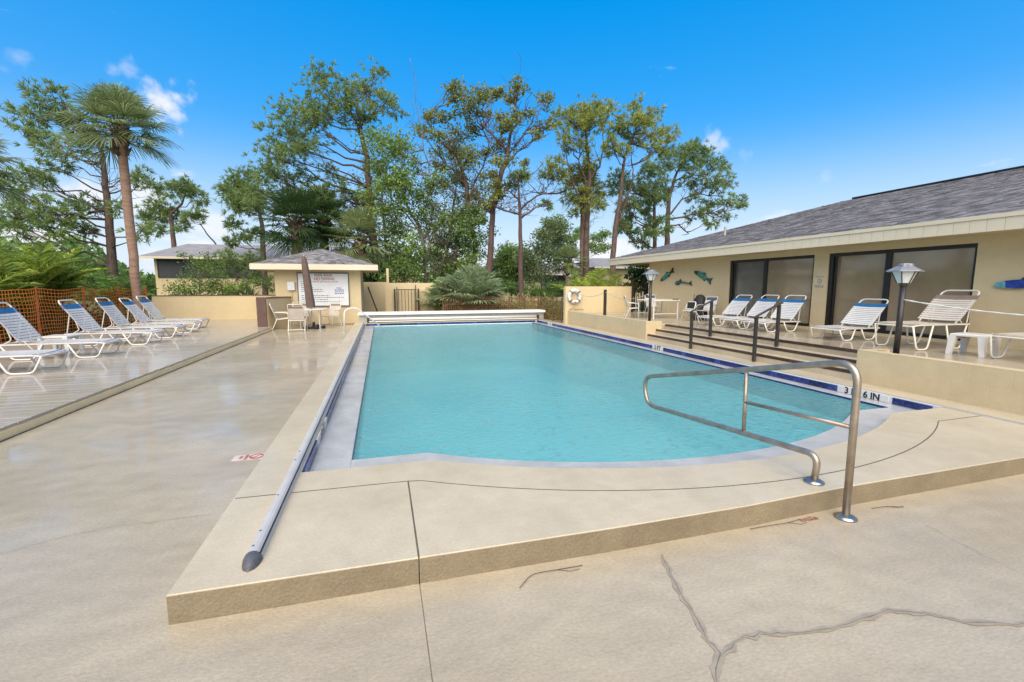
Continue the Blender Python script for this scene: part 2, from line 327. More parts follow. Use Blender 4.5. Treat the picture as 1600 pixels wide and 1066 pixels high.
# lower concrete deck, cut along the expansion joint at x = .15
def arc(Rr, xa, xb, n=28): return [(3 + t, 8.03 - math.sqrt(Rr * Rr - t * t)) for t in [xa - 3 + (xb - xa) * i / n for i in range(n + 1)]]
deck = struct(MB().prism([(-4.2, -5), (.1475, -5), (.1475, 2.40), (-1.0, 2.40), (-1.0, 21.5), (-4.2, 21.5)], -.06, 0).build('pool_deck', M['wet']))
MB().prism([(.1525, -5), (14, -5), (14, 2.42), (.1525, 2.42)], -.06, 0).build('slab', M['wet'], deck)
MB().box(-.998, 8, 18.9, 23, -.06, -.004).build('slab', M['wet'], deck)
MB().box(.1476, .1524, -5, 2.33, -.05, -.004).build('joint_filler', M['taupe'], deck)
# cracks: narrow dark lines and the broad smears of old filler
def ribbon(pts, w, z, seed, jit=.012, sub=10):
    rr = random.Random(seed); P = []
    for a, b in zip(pts[:-1], pts[1:]):
        for k in range(sub):
            t = k / sub; P.append((a[0] + (b[0] - a[0]) * t + rr.gauss(0, jit), a[1] + (b[1] - a[1]) * t + rr.gauss(0, jit)))
    P.append(pts[-1]); v = []; f = []
    for i, p in enumerate(P):
        q = P[min(i + 1, len(P) - 1)]; o = P[max(i - 1, 0)]; d = Vector((q[0] - o[0], q[1] - o[1], 0)); d = d.normalized() if d.length > 0 else Vector((1, 0, 0))
        n = Vector((-d.y, d.x, 0)); ww = w * rr.uniform(.35, 1.3) * (.3 if i in (0, len(P) - 1) else 1)
        v += [(p[0] + n.x * ww, p[1] + n.y * ww, z), (p[0] - n.x * ww, p[1] - n.y * ww, z)]
        if i: f.append((2 * i - 2, 2 * i - 1, 2 * i + 1, 2 * i))
    return v, f
def G(px, py, z=0.):
    d = ray(px, py); t = (z - CAM_H) / d.z; return (d.x * t, d.y * t)
M['crack'] = mat('crack_line', (.17, .14, .105), .6, .2, 20)
M['filler'] = mat('crack_filler', (.305, .258, .19), .5, .1, 12, wet=.6)
crA = [G(1035, 868), G(1050, 905), G(1075, 945), G(1100, 990), G(1124, 1022), G(1119, 1066), G(1110, 1120)]
crB = [G(1124, 1030), G(1150, 1003), G(1190, 990), G(1250, 990), G(1310, 980), G(1390, 955), G(1450, 960), G(1520, 975), G(1600, 975), G(1700, 968)]
crC = [G(-60, 880), G(20, 862), G(90, 842), G(170, 825), G(250, 815), G(345, 803)]
crD = [G(1440, 818), G(1500, 850), G(1600, 900)]
crE = [G(940, 836), G(990, 862)]
mb = MB()
for i, c in enumerate((crA, crB)): mb.add(*ribbon(c, .018, .0035 + i * .0006, i + 3, .005, 5))
mb.build('crack_filler', M['filler'], deck)
mb = MB()
for i, c in enumerate((crA, crB, crC, crD)): mb.add(*ribbon(c, .0013, .0055 + i * .0004, i + 3, .005, 5))
mb.build('crack', M['crack'], deck)

# pool surround: raised coping slabs with open joints
RJ, RC, RW = 5.45, 5.05, 4.67
xl, xr = .25, 5.75; j = .003
ja = arc(RJ, xl, xr)
sur = struct(MB().prism([(-1.02, 18.62), (-1.02, 3.385 + j)] + [(a, b_ + j) for a, b_ in [(.146, 3.345)] + ja] + [(6.45, 3.34 + j), (6.45, 3.70), (5.67, 3.70)] + arc(RC, .42, 5.58)[::-1] + [(.33, 3.72), (-.645, 3.74), (-.645, 18.62)], -.06, .15, .002).build('pool_surround', M['coping']))
MB().prism([(-1.02, 2.36), (.147, 2.34), (.147, 3.345 - j), (-1.02, 3.385 - j)], -.06, .15, .003).build('slab', M['coping'], sur)
MB().prism([(.153, 2.34), (1.3, 2.325), (2.3, 2.33), (3.2, 2.37), (6.45, 2.40), (6.45, 3.33)] + [(a, b_ - j) for a, b_ in ja][::-1] + [(.153, 3.338)], -.06, .15, .003).build('slab', M['coping'], sur)
M['joint'] = mat('joint_sealant', (.12, .095, .065), .7, .2, 30)
jb = MB(); jp = [(-1.01, 3.385), (.146, 3.345)] + ja + [(6.44, 3.337)]
for a, b_ in zip(jp[:-1], jp[1:]): jb.add([(a[0], a[1] - .005, .1506), (b_[0], b_[1] - .005, .1506), (b_[0], b_[1] + .005, .1506), (a[0], a[1] + .005, .1506)], [(0, 1, 2, 3)])
jb.add([(.1455, 2.345, .1506), (.1545, 2.345, .1506), (.1545, 3.335, .1506), (.1455, 3.335, .1506)], [(0, 1, 2, 3)])
jb.build('joint_sealant', M['joint'], sur)
# painted front face of the step, 3 mm proud
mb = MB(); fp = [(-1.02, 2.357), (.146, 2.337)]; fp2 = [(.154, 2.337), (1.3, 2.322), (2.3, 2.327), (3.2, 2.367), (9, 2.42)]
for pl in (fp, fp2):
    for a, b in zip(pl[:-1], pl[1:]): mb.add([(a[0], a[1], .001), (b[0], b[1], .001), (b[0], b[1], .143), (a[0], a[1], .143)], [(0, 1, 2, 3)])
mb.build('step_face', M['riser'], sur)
# right-hand deck between pool and planters, falling slightly away
mb = MB()
def rdeck(x0, x1, y0, y1, z0, z1): mb.add([(x0, y0, -.06), (x1, y0, -.06), (x1, y1, -.06), (x0, y1, -.06), (x0, y0, z0), (x1, y0, z1), (x1, y1, z1), (x0, y1, z0)], [(3, 2, 1, 0), (4, 5, 6, 7), (0, 1, 5, 4), (1, 2, 6, 5), (2, 3, 7, 6), (3, 0, 4, 7)])
rdeck(6.505, 7.8, 2.40, 18.9, .15, .085)
mb.build('slab', M['coping'], sur)
MB().box(-1.02, 6.5, 18.64, 19.6, -.06, .15).build('slab', M['coping'], sur)
# pool basin
bas = MB()
wl, wr_, wf = -.30, 6.25, 18.62
edge = [(wl, 4.17), (.36, 4.17)] + arc(RW, .39, 5.61, 32) + [(5.66, 4.15), (wr_, 4.15)]
n = len(edge)
v = [(x, y, .04) for x, y in edge] + [(x, y, -1.15) for x, y in edge]; f = [(i, i + 1, n + i + 1, n + i) for i in range(n - 1)]
bas.add(v, f)
bas.add([(wl, 4.17, .04), (wl, wf, .04), (wl, wf, -1.9), (wl, 4.17, -1.15)], [(0, 1, 2, 3)])
bas.add([(wr_, 4.15, .04), (wr_, wf, .04), (wr_, wf, -1.9), (wr_, 4.15, -1.15)], [(3, 2, 1, 0)])
bas.add([(wl, wf, .04), (wr_, wf, .04), (wr_, wf, -1.9), (wl, wf, -1.9)], [(0, 1, 2, 3)])
bas.add([(-.3, 3.2, -1.1), (6.25, 3.2, -1.1), (6.25, 9, -1.3), (-.3, 9, -1.3), (6.25, 18.63, -1.9), (-.3, 18.63, -1.9)], [(0, 1, 2, 3), (3, 2, 4, 5)])
for k in range(3): bas.prism(arc(RW + .02, .5, 5.5, 24) + [(q[0] * .82 + .54, q[1] + .35 + .33 * k) for q in arc(RW, .5, 5.5, 24)][::-1], -1.2, -.22 - .3 * k)
basin = struct(bas.build('pool_basin', M['plaster']))
# gutter shelf round three sides
sh = MB()
sh.prism([(-.633, 3.60), (wl, 3.60), (wl, 18.62), (-.633, 18.62)], -.3, .05, .006)
sh.prism([(wr_, 3.60), (6.44, 3.60), (6.44, 18.62), (wr_, 18.62)], -.3, .05, .006)
sh.build('gutter_shelf', M['gutter'], basin)
MB().prism([(wl, 3.60), (.30, 3.58)] + [(a, b - .1) for a, b in arc(RC, .42, 5.58)] + [(5.7, 3.6), (wr_, 3.6), (wr_, 4.15), (5.66, 4.15)] + arc(RW, .39, 5.61, 32)[::-1] + [(.36, 4.17), (wl, 4.17)], -.3, .0495, .0).build('gutter_shelf', M['gutter'], basin)
# navy lip tile under the shelf
lip = MB(); inset = .004
le = [(wl + inset, 18.6), (wl + inset, 4.17 + inset)] + [(x, y + inset) for x, y in edge[1:-1]] + [(wr_ - inset, 4.15 + inset), (wr_ - inset, 18.6)]
for a, b in zip(le[:-1], le[1:]): lip.add([(a[0], a[1], -.12), (b[0], b[1], -.12), (b[0], b[1], .046), (a[0], a[1], .046)], [(0, 1, 2, 3)])
lip.build('tile_lip', M['navyline'], basin)
WZ = .018
wat = MB(); wp = [(wl - .0, 18.62)] + [(wl, 4.17)] + edge[1:-1] + [(wr_, 4.15), (wr_, 18.62)]
wat.add([(x, y, WZ) for x, y in wp], [tuple(range(len(wp)))])
struct(wat.build('pool_water', M['water']))
# glazed tile band
tl = .148
def tilemesh(m, axis):
    b = MB(); h = .085
    if axis == 'y': b.box(0, .012, 0, tl, 0, h)
    else: b.box(0, tl, -.012, 0, 0, h)
    me = b.mesh('tile'); me.materials.append(m); return me
TY = [tilemesh(m, 'y') for m in M['tiles']]; TX = [tilemesh(m, 'x') for m in M['tiles']]
mk_r = [(4.30, 5.00), (9.35, 9.80), (16.75, 17.2)]; mk_l = [(4.55, 5.35)]
y = 3.80
while y < 18.5:
    if not any(a <= y + tl / 2 <= b for a, b in mk_l): inst('tile', random.choice(TY), basin, (-.641, y, .055))
    if not any(a <= y + tl / 2 <= b for a, b in mk_r) and y > 3.72: inst('tile', random.choice(TY), basin, (6.433, y, .055))
    y += .152
x = -.6
while x < 6.35: inst('tile', random.choice(TX), basin, (x, 18.632, .04)); x += .152
# backing, white trim above and below, depth-marker tiles with their figures
bk = MB()
bk.box(6.442, 6.50, 3.72, 18.63, .02, .149).box(-.64, -.62 - .02, 3.75, 18.62, .02, .10)
bk.build('tile_backing', M['wtile'], basin)
def marker(txt, X, y0, y1, face, size):
    b = MB()
    if face < 0: b.box(X - .012, X + .002, y0, y1, .054, .141)
    else: b.box(X - .002, X + .012, y0, y1, .054, .141)
    o = b.build('depth_marker', M['wtile'], basin)
    tv, tf = text_mb(txt, size, .004); t = MB(); yc = (y0 + y1) / 2
    if face < 0: t.add([(X - .0145, yc - px, .098 + pz) for px, pz, _ in tv], tf)
    else: t.add([(X + .0145, yc + px, .098 + pz) for px, pz, _ in tv], tf)
    t.build('figures', M['letter'], o)
marker('3 FT 6 IN', 6.442, 4.30, 5.0, -1, .125)
marker('5 FT', 6.442, 9.35, 9.80, -1, .14)
fm = MB().box(6.43, 6.444, 16.75, 17.2, .054, .141).build('depth_marker', M['wtile'], basin)
MB().box(6.4275, 6.4295, 17.02, 17.07, .07, .125).box(6.4275, 6.4295, 16.86, 16.93, .07, .125).build('figures', M['letter'], fm)['kind'] = 'stuff'
marker('3 FT', -.64, 4.55, 5.35, 1, .17)

# upper deck, steps
up = struct(MB().prism([(7.655, 5.2), (7.655, 11.1), (7.5, 11.1), (7.5, 16.6), (10.5, 16.6), (10.5, -5), (7.5, -5), (7.5, 5.2)], -.06, .53, .01).build('upper_deck', M['wet']))
stp = struct(MB().prism([(7.10, 5.25), (7.10, 11.1), (7.70, 11.1), (7.70, 5.25)], -.06, .27, .006).build('pool_steps', M['coping']))
MB().prism([(7.36, 5.25), (7.36, 11.1), (7.70, 11.1), (7.70, 5.25)], .2, .40, .006).build('step', M['coping'], stp)
nm = MB().bev(0, .05, 0, .196, 0, .052, .006).mesh('nosing_tile'); nm.materials.append(M['nosing'])
for X, Z, pa in ((7.095, .223, stp), (7.355, .353, stp), (7.648, .483, up)):
    y = 5.27
    while y + .2 < 11.1: inst('nosing_tile', nm, pa, (X, y, Z)); y += .2

# left raised deck of painted boards
ldk = struct(MB().box(-9.4, -3.90, 1.0, 22.9, -.06, .095).build('raised_deck', M['soil']))
pm = MB().bev(-9.4, -3.845, 0, .193, 0, .035, .0025).mesh('plank'); pm.materials.append(M['plank'])
y = 1.6
while y < 22.8:
    inst('plank', pm, ldk, (random.uniform(-.006, .004), y, .0955 + random.uniform(-.001, .001))); y += .196
MB().box(-3.885, -3.838, 1.6, 18.3, -.0, .094).build('deck_fascia', M['trim2'], ldk)
MB().box(-3.837, -3.815, 1.6, 18.3, -.0, .006).build('dirt_line', M['boots'], ldk)

# ================================================================== WALLS AND BUILDINGS
cap = M['brown']
def wall(label, boxes, capboxes=(), name='garden_wall'):
    b = MB(); x0 = min(q[0] for q in boxes); y0 = min(q[2] for q in boxes)
    t = thing(name, label, 'wall', (x0, y0, 0))
    for q in boxes: b.box(*q)
    b.build('wall_body', M['stucco'], t)
    for q in capboxes: MB().box(*q).build('coping_strip', cap, t)
    return t
wall('low cream wall with dark cap behind the left loungers, ending at the orange fence', [(-9.35, -4.1, 22.85, 23.05, -.05, 1.17)], [(-9.37, -4.1, 22.83, 23.07, 1.17, 1.20)])
t = thing('garden_wall', 'short cream wall joining the brown board to the pool cabana', 'wall', (-4.1, 18.3, 0))
MB().prism([(-4.10, 18.36), (-3.97, 18.36), (-3.50, 20.17), (-3.50, 20.18), (-4.10, 20.18)], -.02, 1.15).build('wall_body', M['stucco'], t)
MB().prism([(-4.12, 18.34), (-3.95, 18.34), (-3.47, 20.17), (-3.47, 20.175), (-4.12, 20.175)], 1.15, 1.18).build('coping_strip', cap, t)
t = thing('brown_board', 'upright dark brown board at the end of the raised deck', 'board', (-4.15, 18.25, .13))
MB().bev(-4.30, -3.99, 18.22, 18.30, .13, 1.20, .01).build('board', M['brown'], t); MB().box(-4.28, -4.01, 18.301, 18.345, .13, 1.1).build('backing_post', M['stucco'], t)
wall('cream wall with an iron gate set in front, right of the pool cabana', [(.2, 2.83, 23.0, 23.2, -.05, 1.745)])
wall('shaded recessed cream wall between the cabana and the gate wall', [(-1.3, .3, 25.0, 25.2, -.05, 1.80)])
wall('cream wall with a life ring hanging on it', [(6.95, 9.85, 16.62, 16.82, -.05, 1.58)])
wall('small cream post rising above the gate wall', [(.29, .40, 23.21, 23.3, -.05, 2.45)], name='wall_post')
# planters
def planter(label, y0, y1):
    t = thing('planter', label, 'planter', (7.05, y0, 0))
    MB().box(7.05, 7.17, y0, y1, -.05, .625).box(7.171, 7.55, y0, y0 + .12, -.05, .624).box(7.171, 7.55, y1 - .12, y1, -.05, .624).box(7.47, 7.549, y0 + .121, y1 - .121, .4, .58).build('wall_body', M['blockwall'], t)
    MB().box(7.172, 7.468, y0 + .122, y1 - .122, .3, .575).build('soil', M['soil'], t)
    return t
def blockmat():
    m = mat('painted_block_wall', (.52, .42, .255), .75, .03, 1.5, speck=.05, c2=(.48, .38, .225))
    nt = m.node_tree; N = nt.nodes.new; K = nt.links.new; tc = N('ShaderNodeTexCoord'); sp = N('ShaderNodeSeparateXYZ'); K(tc.outputs['Object'], sp.inputs[0])
    cb = N('ShaderNodeCombineXYZ'); K(sp.outputs['Y'], cb.inputs[0]); K(sp.outputs['Z'], cb.inputs[1])
    br = N('ShaderNodeTexBrick'); br.inputs['Scale'].default_value = 1; br.inputs['Brick Width'].default_value = .40; br.inputs['Row Height'].default_value = .20; br.inputs['Mortar Size'].default_value = .006; br.inputs['Mortar Smooth'].default_value = .6
    br.inputs['Color1'].default_value = br.inputs['Color2'].default_value = (1, 1, 1, 1); br.inputs['Mortar'].default_value = (0, 0, 0, 1); K(cb.outputs[0], br.inputs['Vector'])
    no = N('ShaderNodeTexNoise'); no.inputs['Scale'].default_value = 60; K(tc.outputs['Object'], no.inputs['Vector'])
    ad = N('ShaderNodeMath'); ad.operation = 'MULTIPLY_ADD'; K(no.outputs['Fac'], ad.inputs[0]); ad.inputs[1].default_value = .5; K(br.outputs['Color'], ad.inputs[2])
    bp = N('ShaderNodeBump'); bp.inputs['Strength'].default_value = .22; bp.inputs['Distance'].default_value = .01; K(ad.outputs[0], bp.inputs['Height']); K(bp.outputs[0], nt.nodes['Principled BSDF'].inputs['Normal']); return m
M['blockwall'] = blockmat()
planter('low cream block planter in front of the near right loungers', -4.0, 5.22)
planter('low cream block planter beside the pool below the life ring', 11.08, 16.61)

def shingles(parent, e0, e1, r0, r1, course=.145, tw=.26, seed=1, lift=.012):
    """overlapping tabs on the roof plane e0-e1 (eave) to r0-r1 (ridge)"""
    rr = random.Random(seed); e0, e1, r0, r1 = map(Vector, (e0, e1, r0, r1))
    nrm = (e1 - e0).cross(r0 - e0 if (r0 - e0).length > .01 else r1 - e0).normalized()
    if nrm.z < 0: nrm = -nrm
    L = ((r0 + r1) / 2 - (e0 + e1) / 2).length; nr = int(L / course); V = []; Fq = []
    for i in range(nr):
        a, b = i / nr, min(1, (i + 1.15) / nr)
        p0, p1 = e0.lerp(r0, a), e1.lerp(r1, a); q0, q1 = e0.lerp(r0, b), e1.lerp(r1, b); w = (p1 - p0).length
        if w < .05: continue
        s = -rr.random() * tw
        while s < w:
            d = tw * rr.uniform(.45, 1.3); sa, sb = max(0, s) / w, min(w, s + d - .006) / w
            if sb > sa:
                h = lift + rr.choice((0, 0, .006)); k = len(V)
                V += [p0.lerp(p1, sa) + nrm * h, p0.lerp(p1, sb) + nrm * h, q0.lerp(q1, sb) + nrm * .004, q0.lerp(q1, sa) + nrm * .004, p0.lerp(p1, sa) - nrm * .001, p0.lerp(p1, sb) - nrm * .001]
                Fq += [(k, k + 1, k + 2, k + 3), (k + 4, k + 5, k + 1, k)]
            s += d
    o = npmesh('shingles', [tuple(x) for x in V], Fq, M['shingle'], parent); o['kind'] = 'stuff'; return o

# --- clubhouse on the right
XB, XE, YE, ZE = 10.3, 9.55, 18.0, 2.75
club = thing('clubhouse', 'long cream clubhouse with grey shingle roof and dark sliding windows on the right', 'building', (XB, 16.1, .5))
W1, W2, WZ0, WZ1 = (8.88, 11.72), (5.67, 8.50), .585, 2.365
b = MB(); T = .25
for y0, y1, z0, z1 in ((-5, W2[0], .3, 2.62), (W2[1], W1[0], .3, 2.62), (W1[1], 16.1, .3, 2.62)): b.box(XB, XB + T, y0, y1, z0, z1)
for w in (W1, W2): b.box(XB + .001, XB + T, w[0], w[1], .3, WZ0).box(XB + .001, XB + T, w[0], w[1], WZ1, 2.62)
b.box(XB + T, 20, 15.85, 16.099, .3, 2.62)
b.build('wall', M['stucco'], club)
for w in (W1, W2):
    y0, y1 = w; ym = y0 + (y1 - y0) * .535; fr = MB(); d0, d1 = XB + .03, XB + .16
    fr.box(d0, d1, y0, y1, WZ1 - .075, WZ1 - .001).box(d0, d1, y0, y1, WZ0 + .001, WZ0 + .07).box(d0, d1, y0 + .001, y0 + .05, WZ0 + .07, WZ1 - .075).box(d0, d1, y1 - .10, y1 - .001, WZ0 + .07, WZ1 - .075).box(d0 + .01, d1, ym - .06, ym + .06, WZ0 + .07, WZ1 - .075)
    fo = fr.build('window', M['black'], club)
    MB().box(XB + .07, XB + .078, y0 + .05, ym - .06, WZ0 + .07, WZ1 - .075).build('pane', M['pane'], fo)
    MB().box(XB + .10, XB + .108, ym + .06, y1 - .10, WZ0 + .07, WZ1 - .075).build('pane', M['pane2' if w is W1 else 'pane'], fo)
    MB().box(XB + .04, XB + .062, y1 - .19, y1 - .15, WZ0 + .07, WZ1 - .075).build('sash_stile', M['black'], fo)
    MB().box(XB + .24, XB + .245, y0, y1, WZ0, WZ1).build('blind', M['tanstrap'], fo)
D_ = 5.8; SL = .30; RX, RY, RZ = XE + D_, YE - D_, ZE + SL * D_
rf = MB().add([(XE, -8, ZE), (XE, YE, ZE), (RX, RY, RZ), (RX, -8, RZ), (XE + 2 * D_, YE, ZE), (XE + 2 * D_, -8, ZE)], [(0, 3, 2, 1), (1, 2, 4), (2, 3, 5, 4)]).build('roof', M['shingle'], club)
s = shingles(rf, (XE - .02, -5, ZE - .006), (XE - .02, YE + .02, ZE - .006), (RX, -5, RZ), (RX, RY, RZ), seed=3)
MB().tube([(RX, -5, RZ + .03), (RX, RY - .2, RZ + .03)], .035, 6).build('ridge_vent', M['black'], rf)
MB().tube([(11.45, 13.35, 3.2), (11.45, 13.35, 3.62)], .04, 8).build('vent_pipe', M['coverbody'], rf)
MB().box(XE - .03, XE + .0, -5, YE + .03, 2.685, 2.752).box(XE - .03, 20, YE, YE + .03, 2.685, 2.751).build('drip_edge', M['trim'], club)
fbm = MB().box(0, .02, 0, .224, 0, .205).mesh('fascia_board'); fbm.materials.append(M['trim'])
y = -1.0
while y < YE - .2: inst('fascia_board', fbm, club, Vector((XE - .012, y, 2.479)) - club.location); y += .2285
MB().box(XE - .012, 14, YE - .02, YE, 2.48, 2.684).build('end_fascia', M['trim'], club)
MB().box(XE + .009, XB, -5, 16.099, 2.50, 2.53).box(XE + .009, 20, 16.1, YE - .021, 2.50, 2.53).build('soffit', M['stucco'], club)
MB().box(XE + .01, 20, -5, YE - .05, 2.535, 2.68).build('roof_base', M['soil'], club)

# --- pool cabana
cab = thing('pool_cabana', 'small cream pool cabana with hipped grey shingle roof', 'building', (-4.05, 20.2, 0))
MB().box(-4.05, -.80, 20.2, 23.6, -.05, 2.26).build('wall', M['stucco'], cab)
MB().box(-3.47, -.79, 20.17, 20.199, -.02, .04).build('base_line', M['taupe'], cab)
ex0, ex1, ey0, ey1, ez = -4.72, -.10, 19.5, 24.3, 2.44; ap = (-2.42, 21.9, 3.22)
rf2 = MB().add([(ex0, ey0, ez), (ex1, ey0, ez), (ex1, ey1, ez), (ex0, ey1, ez), ap], [(0, 1, 4), (1, 2, 4), (2, 3, 4), (3, 0, 4)]).build('roof', M['shingle'], cab)
shingles(rf2, (ex0, ey0, ez), (ex1, ey0, ez), ap, ap, .15, .28, 5); shingles(rf2, (ex1, ey0, ez), (ex1, ey1, ez), ap, ap, .15, .28, 6)
MB().box(ex0 - .02, ex1 + .02, ey0 - .02, ey0, 2.23, 2.447).box(ex1 - .0, ex1 + .02, ey0, ey1, 2.23, 2.446).box(ex0 - .02, ex0, ey0, ey1, 2.23, 2.446).build('fascia', M['trim'], cab)
MB().box(ex0, ex1, ey0, ey1, 2.262, 2.285).build('soffit', M['stucco'], cab)

# --- houses far behind
def house(label, x0, x1, Y, depth, zw, ze, zr, over=.8, lanai=None, hip=3.0):
    t = thing('far_house', label, 'house', ((x0 + x1) / 2, Y, TZ))
    MB().box(x0, x1, Y, Y + depth, TZ - .02, ze).build('wall', M['stucco'], t)
    a, b_, c, d = x0 - over, x1 + over, Y - over, Y + depth + over; ym = (c + d) / 2
    MB().add([(a, c, ze), (b_, c, ze), (b_, d, ze), (a, d, ze), (a + hip, ym, zr), (b_ - hip, ym, zr)], [(0, 1, 5, 4), (1, 2, 5), (2, 3, 4, 5), (3, 0, 4), (3, 2, 1, 0)]).build('roof', M['oldroof'], t)
    MB().box(a, b_, c - .03, c, ze - .12, ze + .04).build('fascia', M['trim'], t)
    if lanai:
        s = MB().box(lanai[0], lanai[1], Y - .06, Y - .02, zw, ze - .15).build('screen', M['screen'], t)
        k = lanai[0]
        while k < lanai[1]: MB().box(k, k + .06, Y - .1, Y - .061, zw, ze - .15).build('mullion', M['black'], s); k += 1.6
    return t
hp = lambda px, py, Y: at(px, py, Y)
p0, p1 = hp(225, 402, 40), hp(470, 405, 40)
house('long grey-roofed house behind the left shrubs with a dark screened porch', p0.x + .6, p1.x + 4, 40, 9, 2.2, p0.z, hp(230, 379, 44).z, .8, (p0.x + .8, p0.x + 8), 1.5)
p0, p1 = hp(596, 428, 60), hp(655, 428, 60)
house('small grey-roofed house seen between cabana and gate', p0.x, p1.x, 60, 7, 1, p0.z, hp(610, 416, 64).z, .6, None, 2)
p0, p1 = hp(770, 428, 48), hp(905, 428, 48)
house('grey-roofed house with dark screened porch seen between the tree trunks', p0.x, p1.x, 48, 8, .4, p0.z, hp(860, 413, 52).z, .8, (hp(845, 430, 48).x, p1.x), 3)
p0, p1 = hp(935, 418, 42), hp(1060, 418, 42)
house('grey-roofed house peeking out behind the clubhouse eave', p0.x, p1.x, 42, 8, .4, p0.z, hp(960, 404, 46).z, .8, None, 2)

# ================================================================== POOL FITTINGS
t = thing('cover_track', 'silver half-round cover track with grey end cap on the left coping', 'track', (-.70, 2.42, .15))
prof = [(.045 * math.cos(a), .050 * math.sin(a)) for a in [math.pi * k / 8 for k in range(9)]]
def extr(profile, y0, y1, X=-.70, Z=.150):
    b = MB(); n = len(profile); b.add([(X + px, y0, Z + pz) for px, pz in profile] + [(X + px, y1, Z + pz) for px, pz in profile], [(i, i + 1, n + i + 1, n + i) for i in range(n - 1)] + [tuple(range(n)), tuple(range(2 * n - 1, n - 1, -1))]); return b
extr(prof, 2.56, 18.55).build('rail', M['alu'], t, smooth=False)
MB().box(-.668, -.660, 2.56, 18.55, .183, .1895).build('slot', M['black'], t)
ec = MB(); N_ = 6
rings = []
for k in range(N_ + 1):
    u = k / N_; sc = math.sqrt(max(0, 1 - u * u)) if k else 1.0; rings.append([(-.70 + px * max(sc, .02) * 1.06, 2.56 - .11 * u, .150 + pz * max(sc, .02) * 1.06) for px, pz in prof])
vv = [p for r_ in rings for p in r_]; n = 9
ec.add(vv, [(k * n + i, (k + 1) * n + i, (k + 1) * n + i + 1, k * n + i + 1) for k in range(N_) for i in range(n - 1)])
ec.build('end_cap', M['cap'], t, smooth=True)
for yy in (2.62, 2.78, 3.25, 3.9, 4.1, 5.2): MB().lathe([(.007, 0), (.007, .004), (.003, .006)], (-.712, yy, .1965), 8).build('screw', M['cap'], t)
t = thing('flush_track', 'thin white flush cover track along the right pool edge', 'track', (6.48, 2.45, .15))
MB().box(6.462, 6.502, 2.45, 18.5, .148, .156).build('rail', M['wtile'], t); MB().box(6.478, 6.486, 2.45, 18.5, .1565, .158).build('slot', M['black'], t)
# cover housing at the far end
t = thing('cover_housing', 'long white pool cover housing across the far end of the pool', 'pool cover', (2.7, 18.9, .15))
MB().box(-.85, 6.88, 18.92, 19.5, .15, .455).build('body', M['coverbody'], t)
MB().prism([(-.9, 18.80), (6.92, 18.80), (6.92, 19.55), (-.9, 19.55)], .456, .55, .03).build('lid', M['coverlid'], t)
MB().tube([(-.45, 18.80, .29), (6.5, 18.80, .28)], .05, 10).build('roller', M['white'], t, smooth=True)
MB().box(-.5, 6.55, 18.74, 18.86, .185, .215).build('leading_bar', M['coverlid'], t)
for x in (-.55, 6.52): MB().box(x, x + .06, 18.70, 18.9, .152, .35).build('bracket', M['black'], t)
for x in (.9, 2.7, 4.5): MB().box(x, x + .012, 18.912, 18.919, .16, .45).build('panel_joint', M['cap'], t)

def bend(pts, rad=.1, n=5):
    """round the corners of a polyline"""
    pts = [Vector(p) for p in pts]; out = [pts[0]]
    for a, b_, c in zip(pts[:-2], pts[1:-1], pts[2:]):
        d1 = (a - b_); d2 = (c - b_); r1 = min(rad, d1.length * .48, d2.length * .48); p, q = b_ + d1.normalized() * r1, b_ + d2.normalized() * r1
        for k in range(n + 1):
            u = k / n; out.append(p * (1 - u) ** 2 + b_ * 2 * u * (1 - u) + q * u * u)
    out.append(pts[-1]); return out
# stainless stair rail in the foreground
M['flange'] = mat('dull_chrome_flange', (.38, .38, .38), .25, .1, 9, metal=.9)
t = thing('pool_handrail', 'large stainless steel handrail over the near pool steps', 'handrail', (3.05, 2.24, 0))
X = 3.05
MB().tube(bend([(X, 2.235, 0.005), (X, 2.24, 1.10), (X, 4.80, .50), (X, 4.72, .175), (X, 2.47, .365), (X, 2.49, .155)], .17, 8), .024, 14).build('rail', M['steel'], t, smooth=True)
MB().tube([(X, 3.20, .875), (X, 3.19, .305)], .017, 10).build('upright', M['steel'], t, smooth=True)
MB().tube([(X, 3.195, .585), (X, 2.24, .645)], .015, 10).build('crossbar', M['steel'], t, smooth=True)
for c in ((X, 2.235, .0), (X, 2.49, .15)): MB().lathe([(.068, 0), (.070, .010), (.050, .022), (.028, .030)], c, 20).build('flange', M['flange'], t, smooth=True)
# far grab rail
t = thing('grab_rail', 'white curved grab rail at the far left corner of the pool', 'handrail', (-1.25, 16.6, 0))
MB().tube(bend([(-1.25, 16.5, 0), (-1.22, 16.6, .80), (-.85, 16.7, .86), (.15, 16.9, .0)], .18, 6), .026, 10).build('rail', M['white'], t, smooth=True)
MB().lathe([(.055, 0), (.05, .015), (.03, .02)], (-1.25, 16.5, 0), 14).build('flange', M['alu'], t)
